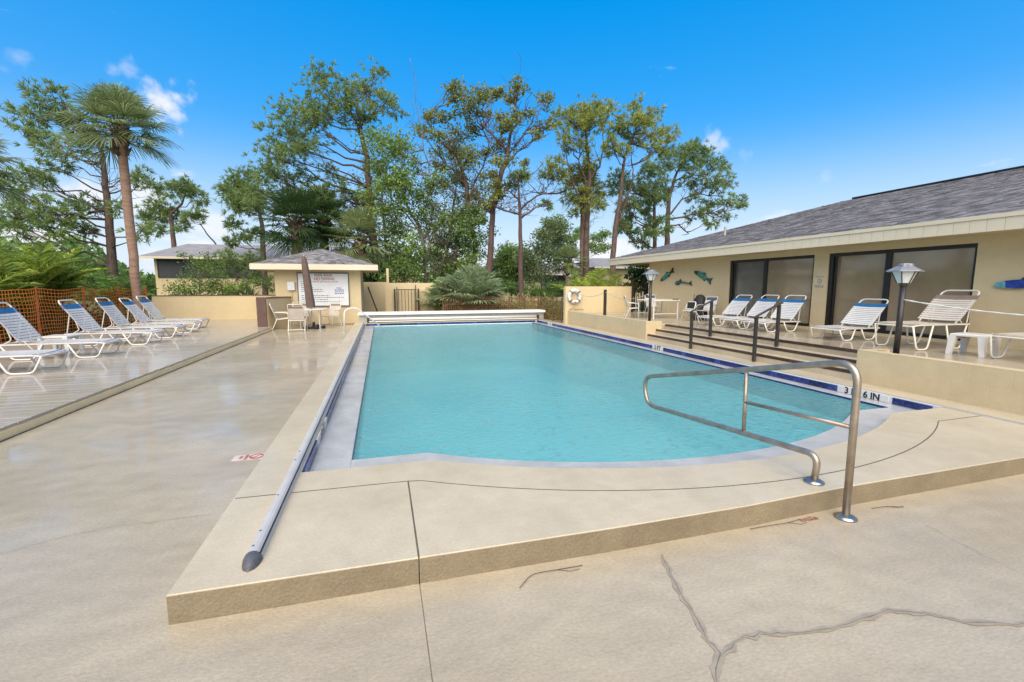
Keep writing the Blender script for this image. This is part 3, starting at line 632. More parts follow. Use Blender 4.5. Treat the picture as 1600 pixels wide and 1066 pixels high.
# no-diving floor decal
t = thing('floor_decal', 'faded no diving decal with red ring on the left deck', 'decal', (*G(396, 714), .004))
cx, cy = G(396, 714)
db = MB(); db.box(cx - .17, cx + .10, cy - .075, cy + .075, .0015, .004)
dbo = db.build('backing', mat('faded_decal', (.55, .44, .38), .5, .1, 10), t)
rg = MB()
for k in range(24):
    a0, a1 = 2 * math.pi * k / 24, 2 * math.pi * (k + 1) / 24
    rg.add([(cx + .03 + r_ * math.cos(a), cy + r_ * math.sin(a), .006) for a in (a0, a1) for r_ in (.046, .066)], [(0, 1, 3, 2)])
rg.add([(cx - .012, cy - .036, .006), (cx - .004, cy - .044, .006), (cx + .072, cy + .036, .006), (cx + .064, cy + .044, .006)], [(0, 1, 2, 3)])
for k, w in enumerate(('NO', 'DIVING')):
    tv, tf = text_mb(w, .04, .001); rg.add([(cx - .10 + b_ * -1.0 + k * .045, cy + a, .006) for a, b_, _ in tv], [tuple(reversed(q)) for q in tf])
rg.build('print', mat('faded_red_print', (.42, .10, .09), .5, .15, 10), t)
c2 = G(1265, 812)
t = thing('floor_decal', 'worn red decal scrap below the step beside the handrail', 'decal', (*c2, .004))
b = MB()
for k in range(5): b.box(c2[0] - .075 + .03 * k, c2[0] - .052 + .03 * k, c2[1] - .015, c2[1] + random.uniform(.01, .03), .002, .005)
b.build('print', mat('worn_red_print', (.33, .18, .14), .5, .3, 30), t)
# fallen twigs
def twig(label, pts, seed):
    rr = random.Random(seed); t = thing('fallen_twig', label, 'twig', (*pts[0], 0)); P = [(x, y, .006 + rr.uniform(0, .006)) for x, y in pts]
    MB().tube(bend(P, .05, 4), .0022, 5).build('stem', M['redbark'], t); a = P[len(P) // 2]
    MB().tube([a, (a[0] + .07, a[1] - .03, .005), (a[0] + .13, a[1] - .025, .005)], .0015, 5).build('side_shoot', M['redbark'], t)
twig('thin brown twig lying at the foot of the step left of the handrail', [G(1172, 828), G(1200, 824), G(1232, 819), G(1250, 813)], 1)
twig('thin brown twig lying on the front deck below the step', [G(812, 922), G(830, 900), G(870, 892), G(910, 885)], 2)
twig('thin brown twig lying on the deck right of the handrail', [G(1362, 796), G(1385, 793), G(1412, 794)], 3)

# step rails
def steprail(label, Y):
    t = thing('step_rail', label, 'handrail', (7.0, Y, .1), 0, 'black step rails')
    for X, z0, z1 in ((6.99, .10, 1.0), (7.52, .40, 1.235)): MB().box(X - .026, X + .026, Y - .026, Y + .026, z0, z1).build('post', M['iron'], t)
    MB().tube([(6.93, Y, .985), (6.99, Y, 1.015), (7.52, Y, 1.25), (7.60, Y, 1.275)], .022, 8).build('rail', M['iron'], t)
steprail('black step rail nearer the far planter', 9.08); steprail('black step rail nearer the foreground, in front of the window pillar', 7.17)
# lamps
def lamp(label, x, y, z, top, lean=0, R0=.17, post=.04):
    t = thing('post_lamp', label, 'lamp', (x, y, z), 0, 'lantern post lamps'); t.rotation_euler = (0, R(lean), R(20)); k_ = R0 / .2; gh, rh = .185 * k_, .10 * k_; h = top - z - gh - rh - .03
    MB().tube([(0, 0, -.02), (0, 0, h)], post, 10).build('post', M['iron'], t, world=False, smooth=True)
    MB().lathe([(post * 1.2, h - .03), (post * 1.3, h), (.06, h + .012)], (0, 0, 0), 12).build('collar', M['iron'], t, world=False)
    MB().lathe([(R0 * .42, h + .012), (R0 * .80, h + gh)], (0, 0, 0), 6).build('lantern_glass', M['lampglass'], t, world=False)
    for k in range(6):
        a = k * math.pi / 3; MB().tube([(R0 * .43 * math.cos(a), R0 * .43 * math.sin(a), h + .012), (R0 * .82 * math.cos(a), R0 * .82 * math.sin(a), h + gh)], .007, 5).build('glazing_bar', M['iron'], t, world=False)
    MB().lathe([(R0 * 1.2, h + gh), (R0 * 1.18, h + gh + .012), (R0 * .55, h + gh + rh * .85), (R0 * .5, h + gh + rh)], (0, 0, 0), 6).build('lamp_roof', M['lamproof'], t, world=False)
    MB().lathe([(R0 * .5, h + gh + rh), (R0 * .45, h + gh + rh + .02), (.02, h + gh + rh + .03)], (0, 0, 0), 12).build('finial', M['lamproof'], t, world=False)
    MB().lathe([(.03, h + .03), (.036, h + .09), (.02, h + .13)], (0, 0, 0), 10).build('bulb', M['white'], t, world=False)
M['lamproof'] = mat('grey_lamp_roof', (.20, .20, .215), .35, .1, 10, wet=.4)
lamp('dark post lamp standing in the near planter before the clubhouse window', 7.33, 4.86, .57, 1.93, 1.5, .19)
lamp('dark post lamp at the end of the far planter by the white table', 7.37, 11.42, .57, 2.06, 0, .2)
p = at(669, 428, 26); lamp('grey post lamp standing behind the gate wall', p.x, 26, TZ, 2.65, 0, .2)
p = at(893, 437, 20); lamp('small post lamp hidden among yellow-green fronds behind the life ring wall', p.x, 20, TZ, 2.16, 0, .18)
t = thing('chain_post', 'plain dark post in the far planter carrying the chain', 'post', (7.45, 14.3, .57))
MB().box(7.41, 7.49, 14.26, 14.34, .55, 1.45).build('post', M['iron'], t); MB().lathe([(.055, 1.45), (.05, 1.47), (.01, 1.485)], (7.45, 14.3, 0), 8).build('cap', M['iron'], t)
def chain(label, a, b_, sag, r_, m, seed=0, links=True):
    a, b_ = Vector(a), Vector(b_); n = 40; P = []
    for k in range(n + 1):
        u = k / n; P.append(a.lerp(b_, u) - Vector((0, 0, sag * 4 * u * (1 - u))))
    t = thing('barrier_chain', label, 'chain', a); c = MB().tube(P, [r_ * (1 if k % 2 else .55) for k in range(n + 1)] if links else r_, 6)
    c.build('links', m, t); return t
chain('grey chain sagging from the life ring wall to the plain post', (7.28, 16.5, 1.37), (7.45, 14.34, 1.38), .16, .012, M['rope'])
chain('grey chain sagging from the plain post to the far lamp', (7.45, 14.26, 1.38), (7.37, 11.45, 1.40), .2, .012, M['rope'])
chain('pale rope chain hanging from the near lamp to the right', (7.33, 4.82, 1.40), (7.33, 1.0, 1.42), .17, .012, M['white'])
# iron gates
def gate(label, x0, x1, Y, z0, z1, nb, m=M['iron'], posts=True, name='iron_gate'):
    t = thing(name, label, 'gate', ((x0 + x1) / 2, Y, z0))
    for z in (z0 + .10, z1 - .06): MB().box(x0 + .07, x1 - .07, Y - .018, Y + .018, z - .02, z + .02).build('rail', m, t)
    bm_ = MB().box(-.013, .013, -.013, .013, z0 + .08, z1 - .04).mesh('bar'); bm_.materials.append(m)
    for k in range(nb): inst('bar', bm_, t, (x0 + .1 + (x1 - x0 - .2) * (k + .5) / nb - (x0 + x1) / 2, 0, -z0))
    for x, h in ((x0, z1 - .02), (x1, z1 - .02)): MB().box(x - .04, x + .04, Y - .035, Y + .035, z0 - .1, h).build('post', m, t)
    for x, h in ((x0 + .11, z1 + .06), (x1 - .13, z1 + .17)): MB().box(x - .02, x + .02, Y - .02, Y + .02, z0 + .05, h).build('stile', m, t)
    MB().box(x1 - .14, x1 - .02, Y - .06, Y - .036, (z0 + z1) / 2 + .1, (z0 + z1) / 2 + .22).build('latch', m, t); return t
gate('black iron gate standing in front of the cream wall right of the cabana', .64, 1.77, 22.8, 0, 1.48, 6)
gate('dark iron gate between the life ring wall and the clubhouse', 9.92, 10.6, 16.7, .53, 1.72, 6)
MB().box(9.84, 9.93, 16.60, 16.69, .5, 1.9).build('hinge_post', M['iron'], bpy.data.objects['iron_gate.001'])
# life ring
M['ringband'] = mat('grey_ring_band', (.13, .14, .18), .5, .1, 8)
t = thing('life_ring', 'white life ring with grey bands hanging on the cream wall', 'life ring', (7.30, 16.56, 1.20))
P = [(7.30 + .23 * math.cos(2 * math.pi * k / 28), 16.545, 1.20 + .23 * math.sin(2 * math.pi * k / 28)) for k in range(28)]
MB().tube(P, .072, 10, closed=True).build('ring', M['white'], t, smooth=True)
for k in range(4):
    a = math.pi / 4 + k * math.pi / 2; Q = [(7.30 + .23 * math.cos(a + d), 16.545, 1.20 + .23 * math.sin(a + d)) for d in (-.14, 0, .14)]
    MB().tube(Q, .079, 10).build('band', M['ringband'], t)
MB().box(7.26, 7.34, 16.468, 16.472, .94, .99).build('red_mark', M['red'], t)
MB().tube([(7.05 + .05 * k, 16.5 + .02 * math.sin(k), .66 + .045 * abs(math.sin(k * 1.3)) + (.06 if k in (3, 4) else 0)) for k in range(13)], .016, 6).build('rope', M['taupe'], t)
# leaning pole, utility box, rules board
t = thing('leaning_pole', 'dark pole leaning in the recess right of the cabana', 'pole', (-.5, 24.2, 0)); MB().tube([(-.10, 24.2, 0), (-.62, 24.5, 1.55)], .035, 6).build('shaft', M['brown'], t)
t = thing('utility_box', 'small white utility box on the cabana wall left of the sign', 'box', (-3.45, 20.19, 1.55))
MB().bev(-3.58, -3.32, 20.08, 20.199, 1.43, 1.77, .02).build('housing', M['utility'], t); MB().box(-3.54, -3.36, 20.074, 20.079, 1.50, 1.70).build('cover', M['signw'], t); MB().tube([(-3.45, 20.15, 1.43), (-3.45, 20.18, .9)], .012, 6).build('conduit', M['stucco'], t)
sx0, sx1, sz0, sz1, sy = -3.19, -1.29, .80, 2.10, 20.15
t = thing('rules_board', 'white pool rules board with red no diving heading on the cabana', 'sign', ((sx0 + sx1) / 2, sy, sz0))
MB().box(sx0, sx1, sy, sy + .03, sz0, sz1).build('board', M['signw'], t)
for q in ((sx0 - .035, sx1 + .035, sz1, sz1 + .035), (sx0 - .035, sx1 + .035, sz0 - .035, sz0), (sx0 - .035, sx0, sz0, sz1), (sx1, sx1 + .035, sz0, sz1)): MB().box(q[0], q[1], sy - .01, sy + .035, q[2], q[3]).build('frame', M['cap'], t)
def sign_text(txt, size, cxs, z, m, bold=.004, nm='lettering'):
    tv, tf = text_mb(txt, size, bold); MB().add([(cxs + a, sy - .004, z + b_) for a, b_, _ in tv], tf).build(nm, m, t)
sign_text('POOL RULES', .12, -2.23, 2.03, M['letter'], .002); sign_text('NO DIVING', .15, -2.20, 1.875, M['red'], .003)
MB().box(-2.55, -1.9, sy - .005, sy - .003, 1.953, 1.960).build('underline', M['letter'], t)
sign_text('POOL', .075, -1.65, 1.51, M['blueprint'], .002); sign_text('MAXIMUM', .075, -1.65, 1.43, M['blueprint'], .002)
rr = random.Random(4); b = MB(); b2 = MB()
for z, w in ((1.765, 1.45), (1.69, .30), (1.61, .42), (1.53, .45), (1.455, .80), (1.375, .85), (1.21, 1.05), (1.13, 1.60), (1.05, 1.0), (.96, 1.5), (.88, .5)):
    xx = sx0 + .10; e = xx + w
    while xx < e:
        l = rr.uniform(.03, .12); b.box(xx, min(e, xx + l), sy - .004, sy - .002, z - .014, z + .014); xx += l + .025
b.build('fine_print', M['greyprint'], t)
for z in (1.355, 1.285): 
    xx = -1.82
    while xx < -1.48: l = rr.uniform(.04, .09); b2.box(xx, xx + l, sy - .004, sy - .002, z - .017, z + .017); xx += l + .02
b2.build('fine_print', M['blueprint'], t)
# notice on the clubhouse pillar
t = thing('wall_notice', 'faint small notice on the pillar between the clubhouse windows', 'sign', (XB, 8.69, 1.75)); yy, zz = 8.69, 1.72
MB().box(XB - .006, XB - .001, yy - .13, yy + .13, zz - .16, zz + .16).build('plate', mat('pale_notice', (.62, .51, .33), .5, .04, 5), t)
b = MB()
for z in (.12, .095, -.10, -.125, -.145):
    k = -.11
    while k < .10: l = rr.uniform(.02, .05); b.box(XB - .009, XB - .007, yy + k, yy + k + l, zz + z - .006, zz + z + .006); k += l + .012
for k in range(20):
    a0, a1 = 2 * math.pi * k / 20, 2 * math.pi * (k + 1) / 20; b.add([(XB - .009, yy + r_ * math.cos(a), zz + r_ * math.sin(a)) for a in (a0, a1) for r_ in (.045, .060)], [(0, 1, 3, 2)])
b.add([(XB - .009, yy - .036, zz - .03), (XB - .009, yy - .028, zz - .038), (XB - .009, yy + .036, zz + .03), (XB - .009, yy + .028, zz + .038)], [(0, 1, 2, 3)])
b.build('print', M['greyprint'], t)['kind'] = 'stuff'
# wall fish: cut-out plaques with real thickness, hung on the clubhouse wall
def fish(label, cy_, cz, length, ang, cols, dolphin=False, flip=1):
    t = thing('wall_fish', label, 'wall art', (XB, cy_, cz)); ca, sa = math.cos(ang), math.sin(ang)
    def plate(name, pts, m, d=.03):
        P = []
        for u, w in pts:
            u *= length * flip; w *= length; P.append((-(u * ca - w * sa), u * sa + w * ca))   # image right = -Y
        n = len(P); v = [(-.02 - d, a, b_) for a, b_ in P] + [(-.008, a, b_) for a, b_ in P]
        MB().add(v, [tuple(range(n)), tuple(range(2 * n - 1, n - 1, -1))] + [(i, n + i, n + (i + 1) % n, (i + 1) % n) for i in range(n)]).build(name, m, t, world=False)
    if not dolphin:
        plate('head', [(-.5, -.01), (-.44, .05), (-.30, .085), (-.28, -.07), (-.42, -.055)], cols[0])
        plate('body', [(-.30, .085), (-.1, .10), (.08, .085), (.24, .04), (.24, -.035), (.08, -.075), (-.12, -.09), (-.28, -.07)], cols[1], .034)
        plate('dorsal_fin', [(-.06, .10), (.0, .155), (.12, .13), (.10, .08)], cols[2], .02); plate('anal_fin', [(.04, -.08), (.14, -.13), (.18, -.055)], cols[2], .02)
        plate('tail', [(.24, .035), (.34, .05), (.5, .13), (.45, .0), (.5, -.11), (.34, -.04), (.24, -.03)], cols[2])
    else:
        plate('body', [(-.5, -.03), (-.47, .04), (-.36, .09), (-.22, .10), (-.05, .06), (.15, .05), (.32, .02), (.36, .0), (.30, -.02), (.1, .0), (-.1, .005), (-.25, -.02), (-.36, -.07), (-.46, -.07)], cols[0], .034)
        plate('dorsal_fin', [(-.28, .09), (-.20, .155), (-.15, .08)], cols[1], .02); plate('flipper', [(-.34, -.03), (-.26, -.06), (-.28, .02)], cols[1], .045)
        plate('tail', [(.34, .02), (.46, .10), (.43, .01), (.5, -.06), (.35, -.01)], cols[1])
F_ = lambda n, c: mat(n, c, .35, .3, 9)
f_red, f_teal, f_dark, f_yel, f_blue, f_navy, f_aqua = F_('dark_red_glaze', (.16, .03, .02)), F_('teal_glaze', (.05, .25, .19)), F_('black_green_glaze', (.02, .03, .025)), F_('olive_yellow_glaze', (.30, .32, .04)), F_('slate_blue_glaze', (.045, .10, .12)), F_('navy_glaze', (.015, .05, .32)), F_('aqua_glaze', (.12, .36, .42))
q = lambda px, py: (lambda d: (d.y * XB / d.x, CAM_H + d.z * XB / d.x))(ray(px, py))
y_, z_ = q(1043, 431); fish('teal and yellow wall fish tilted upward, left of the trio', y_, z_, .86, R(26), (f_red, f_teal, f_dark))
y_, z_ = q(1099, 432); fish('green and navy wall fish tilted downward, right of the trio', y_, z_, .92, R(-22), (f_dark, f_teal, f_blue))
y_, z_ = q(1069, 443); fish('dark slate dolphin plaque below the two wall fish', y_, z_, .92, R(-2), (f_blue, f_dark), True)
y_, z_ = q(1602, 444); fish('bright blue wall fish at the right edge of the picture', y_, z_, .78, R(2), (f_aqua, f_navy, f_dark))

# orange mesh fences
def mesh_fence(label, a, b_, z0, h, dz, dy, m, pm, posts, seed, sag=.06, w=.010, group=None):
    rr = random.Random(seed); a, b_ = Vector((*a, 0)), Vector((*b_, 0)); Ld = (b_ - a).length; dirv = (b_ - a).normalized(); nv = Vector((-dirv.y, dirv.x, 0))
    t = thing('mesh_fence', label, 'fence', (a.x, a.y, z0))
    nx, nz = int(Ld / dy), int(h / dz); ph = [rr.uniform(0, 6) for _ in range(6)]
    def pos(i, k):
        u = i / nx; s_ = u * Ld; pu = (u * (posts - 1)) % 1; sg = 4 * pu * (1 - pu) * sag
        z = z0 + (h - sg) * k / nz + .012 * math.sin(s_ * 5 + ph[2]); off = .05 * math.sin(s_ * 2.1 + ph[0] + k * .12) + .03 * math.sin(s_ * 4.7 + ph[1] - k * .2)
        return a + dirv * (s_ + .02 * math.sin(k * .7 + s_)) + nv * off + Vector((0, 0, z))
    V = []; Fq = []
    P = [[pos(i, k) for k in range(nz + 1)] for i in range(nx + 1)]
    def rib(p, q, d):
        n_ = len(V); V.extend([tuple(p - d), tuple(p + d), tuple(q + d), tuple(q - d)]); Fq.append((n_, n_ + 1, n_ + 2, n_ + 3))
    for i in range(nx + 1):
        for k in range(nz + 1):
            if k < nz: rib(P[i][k], P[i][k + 1], dirv * w)
            if i < nx: rib(P[i][k] + nv * .001, P[i + 1][k] + nv * .001, Vector((0, 0, w * .8)))
    o = npmesh('netting', V, Fq, m, t); o['kind'] = 'stuff'
    for k in range(posts):
        p = a.lerp(b_, k / (posts - 1)); MB().tube([(p.x - .03, p.y, z0 - .1), (p.x - .03 + rr.uniform(-.03, .03), p.y + rr.uniform(-.05, .05), z0 + h + .03)], .028, 6).build('stake', pm, t)
    return t
mesh_fence('bright orange plastic mesh fence behind the left row of loungers', (-9.45, 7.6), (-9.42, 22.75), .05, 1.50, .105, .115, M['orange'], M['stake'], 8, 2, .07, .012)
mesh_fence('short faded orange mesh fence running from the cover housing to the life ring wall', (7.0, 19.85), (6.93, 16.9), -.05, 1.16, .085, .09, M['orange2'], M['boots'], 4, 6, .02, .009)
mesh_fence('faded orange mesh fence behind the pool cover housing', (2.75, 20.9), (7.15, 19.9), -.05, 1.16, .085, .09, M['orange2'], M['boots'], 7, 5, .02, .008)

# ================================================================== FURNITURE
def lounger(label, straps, band, tubem, loc, rz, group, back=57, seat=.31, xf=.95, xh=-.42, BL=.95, W=.34):
    t = thing('strap_lounger', label, 'lounger', loc, rz, group); zs = seat; S = (xf - xh) / 1.37; S = max(S, .66); r_ = .017 * max(.85, S)
    MB().tube(bend([(xh - .42 * S, -W, zs), (xf - .1, -W, zs), (xf, -W, zs - .02), (xf, W, zs - .02), (xf - .1, W, zs), (xh - .42 * S, W, zs), (xh - .48 * S, W - .05, zs - .02), (xh - .48 * S, -W + .05, zs - .02), (xh - .42 * S, -W, zs)], .05, 3), r_, 8).build('seat_frame', tubem, t, world=False, smooth=True)
    A = R(back); bx, bz = -math.cos(A), math.sin(A)
    bp = lambda l, y, d=0: (xh + bx * l + bz * d, y, zs + .012 + bz * l - bx * d)
    MB().tube(bend([bp(0, -W + .03), bp(BL, -W + .03), bp(BL, W - .03), bp(0, W - .03)], .10, 5), r_, 8).build('back_frame', tubem, t, world=False, smooth=True)
    for s_ in (-1, 1):
        for x0, x1, x2, x3 in ((xf + .0, xf - .13 * S, xf - .46 * S, xf - .62 * S), (xh + .34 * S, xh + .2 * S, xh - .13 * S, xh - .32 * S)):
            MB().tube(bend([(x0, s_ * W, zs - .01), (x1, s_ * (W + .02), .015), (x2, s_ * (W + .02), .015), (x3, s_ * W, zs - .01)], .07, 4), r_ * .95, 8).build('leg', tubem, t, world=False, smooth=True)
        MB().tube([bp(.52 * BL / .9, s_ * (W - .04), -.02), (xh - .40 * S, s_ * (W - .04), zs + .02)], r_ * .7, 6).build('back_prop', tubem, t, world=False)
        MB().tube(bend([bp(.36 * BL / .9, s_ * (W - .06), -.02), (xh - .16 * S, s_ * (W - .06), zs + .09), (xh - .28 * S, s_ * (W - .06), zs + .02)], .05, 3), r_ * .7, 6).build('back_prop', tubem, t, world=False)
    n = int(24 * S); p0 = (xf - .045 - xh) / n; sw = p0 * .86
    def strap(name, o, ex, ez, m, w=sw):
        V = []; nx_, nz_ = -ez, ex
        for yy, dp in ((-W - .016, .0), (-W * .5, -.010), (0, -.014), (W * .5, -.010), (W + .016, .0)):
            for e, h in ((-w / 2, .018), (w / 2, .018), (w / 2, .013), (-w / 2, .013)):
                V.append((o[0] + ex * e + nx_ * (h + dp), yy, o[2] + ez * e + nz_ * (h + dp)))
        Fc = []
        for k in range(4):
            for c in range(4): d = (c + 1) % 4; Fc.append((k * 4 + c, k * 4 + d, k * 4 + 4 + d, k * 4 + 4 + c))
        Fc += [(3, 2, 1, 0), (16, 17, 18, 19)]
        MB().add(V, Fc).build(name, m, t, world=False)
    for k in range(n):
        strap('band_strap' if k == n - 2 else 'strap', (xh + .035 + p0 * (k + .5), 0, zs), 1, 0, band if k == n - 2 else straps)
    nb = 12
    for k in range(nb):
        l = .05 + (BL - .17) * (k + .5) / nb; q_ = bp(l, 0); isb = k >= nb - 2
        strap('band_strap' if isb else 'strap', q_, -bx, -bz, band if isb else straps, (BL - .17) / nb * (.94 if isb else .80))
    return t
def lcopy(src, label, loc, rz, group):
    c = copy_tree(src); c.location = loc; c.rotation_euler = (0, 0, rz); c['label'] = label; c['group'] = group; return c
gl = 'strap loungers on the raised left deck'
for lb, y_, x_, rz, bk in (('blue-banded lounger at the left picture edge, only its foot end showing', 9.78, -6.46, 0, 57), ('blue-banded lounger nearest the left edge with its back in view, beside a small table', 11.62, -6.48, .02, 58), ('second full blue-banded lounger from the left, behind the small white table', 13.78, -6.50, -.02, 57),
                       ('third full blue-banded lounger from the left on the raised deck', 15.35, -6.56, .02, 59), ('fourth full blue-banded lounger from the left on the raised deck', 16.75, -6.6, .03, 54), ('farthest left-deck lounger, nearest the low cream wall', 18.35, -6.9, -.03, 57)):
    lounger(lb, M['strap'], M['blue'], M['white'], (x_, y_, .131), rz, gl, bk)
gr = 'strap loungers on the upper right deck'
for lb, y_, x_, rz, bk in (('blue-banded white lounger below the first clubhouse window, farthest of three', 10.45, 8.90, math.pi, 48), ('middle of the three blue-banded loungers below the first clubhouse window', 9.55, 8.88, math.pi - .03, 50), ('blue-banded white lounger before the pillar between the windows', 8.72, 8.86, math.pi + .03, 51), ('blue-banded white lounger alone below the second clubhouse window', 6.98, 8.93, math.pi + .02, 46)):
    lounger(lb, M['strap'], M['blue'], M['white'], (x_, y_, .531), rz, gr, bk, .235, .44, -.36, .76, .30)
lounger('tall tan lounger with brown band behind the near lamp', M['tanstrap'], M['taupe'], M['tantube'], (8.93, 5.65, .531), math.pi - .05, gr, 47, .42, .5, -.46, .76, .31)
lounger('tan lounger cut off by the right picture edge behind the planter', M['tanstrap'], M['taupe'], M['tantube'], (9.05, 4.1, .531), math.pi - .05, gr, 47, .36, .5, -.46, .76, .31)

def side_table(label, x, y, z, m, s_=.46, h=.42, rz=0):
    t = thing('side_table', label, 'table', (x, y, z), rz, 'small resin side tables'); k = s_ / 2
    MB().bev(-k, k, -k, k, h - .035, h, .012).build('table_top', m, t, world=False)
    for sx in (-1, 1):
        for sy_ in (-1, 1):
            a, b_ = sx * (k - .02), sy_ * (k - .02); MB().add([(a * 1.06 - .03, b_ * 1.06 - .03, 0), (a * 1.06 + .03, b_ * 1.06 - .03, 0), (a * 1.06 + .03, b_ * 1.06 + .03, 0), (a * 1.06 - .03, b_ * 1.06 + .03, 0), (a * .92 - .045, b_ * .92 - .045, h - .036), (a * .92 + .045, b_ * .92 - .045, h - .036), (a * .92 + .045, b_ * .92 + .045, h - .036), (a * .92 - .045, b_ * .92 + .045, h - .036)], [(3, 2, 1, 0), (4, 5, 6, 7), (0, 1, 5, 4), (1, 2, 6, 5), (2, 3, 7, 6), (3, 0, 4, 7)]).build('leg', m, t, world=False)
    for sy_ in (-1, 1): MB().box(-k + .05, k - .05, sy_ * (k - .03) - .01, sy_ * (k - .03) + .01, h - .09, h - .037).build('apron', m, t, world=False)
side_table('small white resin table between the two nearest left loungers', -7.0, 12.65, .131, M['white'], .52, .36)
side_table('small white resin table at the right edge among the tan loungers', 8.85, 4.78, .531, M['white'], .42, .33, .1)

def arm_chair(label, loc, rz, group, slingm, bandm, tubem, strapped=False):
    t = thing('patio_chair', label, 'chair', loc, rz, group); W = .27; r_ = .014   # faces +x
    for s_ in (-1, 1):
        MB().tube(bend([(.26, s_ * W, 0), (.24, s_ * W, .62), (-.20, s_ * W, .64)], .09, 4), r_, 8).build('arm_and_front_leg', tubem, t, world=False, smooth=True)
        MB().tube([(-.30, s_ * W, 0), (-.12, s_ * W, .42)], r_, 8).build('rear_leg', tubem, t, world=False)
        MB().tube([(.24, s_ * (W - .02), .42), (-.16, s_ * (W - .02), .38)], r_, 8).build('seat_rail', tubem, t, world=False)
    MB().tube(bend([(-.14, -W + .02, .38), (-.34, -W + .02, .96), (-.34, W - .02, .96), (-.14, W - .02, .38)], .08, 4), r_, 8).build('back_frame', tubem, t, world=False, smooth=True)
    for x, z in ((.25, .42), (-.16, .38)): MB().tube([(x, -W, z), (x, W, z)], r_ * .9, 6).build('cross_rail', tubem, t, world=False)
    MB().tube([(-.27, -W, .06), (-.27, W, .06)], r_ * .8, 6).build('cross_rail', tubem, t, world=False)
    ns = 7
    def slab(u0, u1, a, b_, nm, m):
        A_, B_ = Vector(a), Vector(b_); p, q_ = A_.lerp(B_, u0), A_.lerp(B_, u1); nrm = Vector((-(B_ - A_).z, 0, (B_ - A_).x)).normalized() * .006; V = []
        for y_ in (-W + .015, W - .015):
            for c in (p - nrm, q_ - nrm, q_ + nrm, p + nrm): V.append((c.x, y_, c.z))
        MB().add(V, [(0, 1, 2, 3), (7, 6, 5, 4), (0, 4, 5, 1), (1, 5, 6, 2), (2, 6, 7, 3), (3, 7, 4, 0)]).build(nm, m, t, world=False)
    sa, sb_, ba, bb = (.23, 0, .425), (-.15, 0, .39), (-.155, 0, .42), (-.335, 0, .945)
    if strapped:
        for k in range(ns): slab(k / ns, (k + .82) / ns, sa, sb_, 'strap', slingm)
        for k in range(8): slab(.02 + k * .105, .02 + k * .105 + .088, ba, bb, 'strap' if k < 7 else 'band_strap', slingm if k < 7 else bandm)
        slab(.86, .93, ba, bb, 'band_strap', bandm)
    else:
        slab(0, 1, sa, sb_, 'seat', slingm); slab(0, .74, ba, bb, 'backrest', slingm); slab(.75, .88, ba, bb, 'band_strap', bandm)
    return t
gc = 'tan sling chairs at the round table'
tx, ty = -2.55, 18.55
C0 = arm_chair('tan sling chair with its back to the camera at the round table', (tx - .35, ty - .78, 0), R(90), gc, M['sling'], M['taupe'], M['tantube'])
for lb, x_, y_, rz in (('tan sling chair seen side-on, left of the round table by the short wall', tx - 1.02, ty - .05, .15), ('tan sling chair behind the round table on its left', tx - .45, ty + .85, R(-70)), ('tan sling chair behind the round table, right of the closed umbrella', tx + .62, ty + .75, R(-125))):
    lcopy(C0, lb, (x_, y_, 0), rz, gc)
t = thing('round_table', 'round white patio table holding the closed umbrella', 'table', (tx, ty, 0))
MB().lathe([(.56, .70), (.585, .715), (.585, .735), (.57, .745)], (tx, ty, 0), 28).build('table_top', M['white'], t)
for k in range(4):
    a = math.pi / 4 + k * math.pi / 2; c_, s_ = math.cos(a), math.sin(a); MB().tube([(tx + .42 * c_, ty + .42 * s_, .70), (tx + .47 * c_, ty + .47 * s_, .0)], .018, 7).build('leg', M['white'], t)
t = thing('closed_umbrella', 'closed brown patio umbrella leaning through the round table', 'umbrella', (tx + .05, ty, 0))
tilt = lambda z: (tx + .02 - (z - .7) * .085, ty, z)
MB().tube([tilt(.03), tilt(2.72)], .022, 8).build('pole', M['white'], t)
MB().lathe([(.25, 0), (.25, .05), (.06, .09), (.04, .25)], (tilt(.0)[0], ty, 0), 16).build('base', M['dark'], t)
for k in range(5):
    a = k * 1.256; MB().lathe([(.07, 0), (.075, .07), (.04, .11)], (tilt(0)[0] + .34 * math.cos(a), ty + .34 * math.sin(a), 0), 10).build('base_weight', M['dark'], t)
cv = MB(); nsg = 24; lv = [(.80, .145), (1.0, .15), (1.5, .135), (2.0, .12), (2.4, .105), (2.62, .08), (2.70, .03)]; rg_ = []
for z, r_ in lv:
    c = tilt(z)
    for k in range(nsg):
        a = 2 * math.pi * k / nsg; q_ = r_ * (1 + .16 * math.cos(a * 8 + z)); cv.v.append((c[0] + q_ * math.cos(a), c[1] + q_ * math.sin(a), z))
for i in range(len(lv) - 1):
    for k in range(nsg): cv.f.append((i * nsg + k, i * nsg + (k + 1) % nsg, (i + 1) * nsg + (k + 1) % nsg, (i + 1) * nsg + k)); cv.m.append(0)
cv.build('canopy', M['canvas'], t, smooth=True)
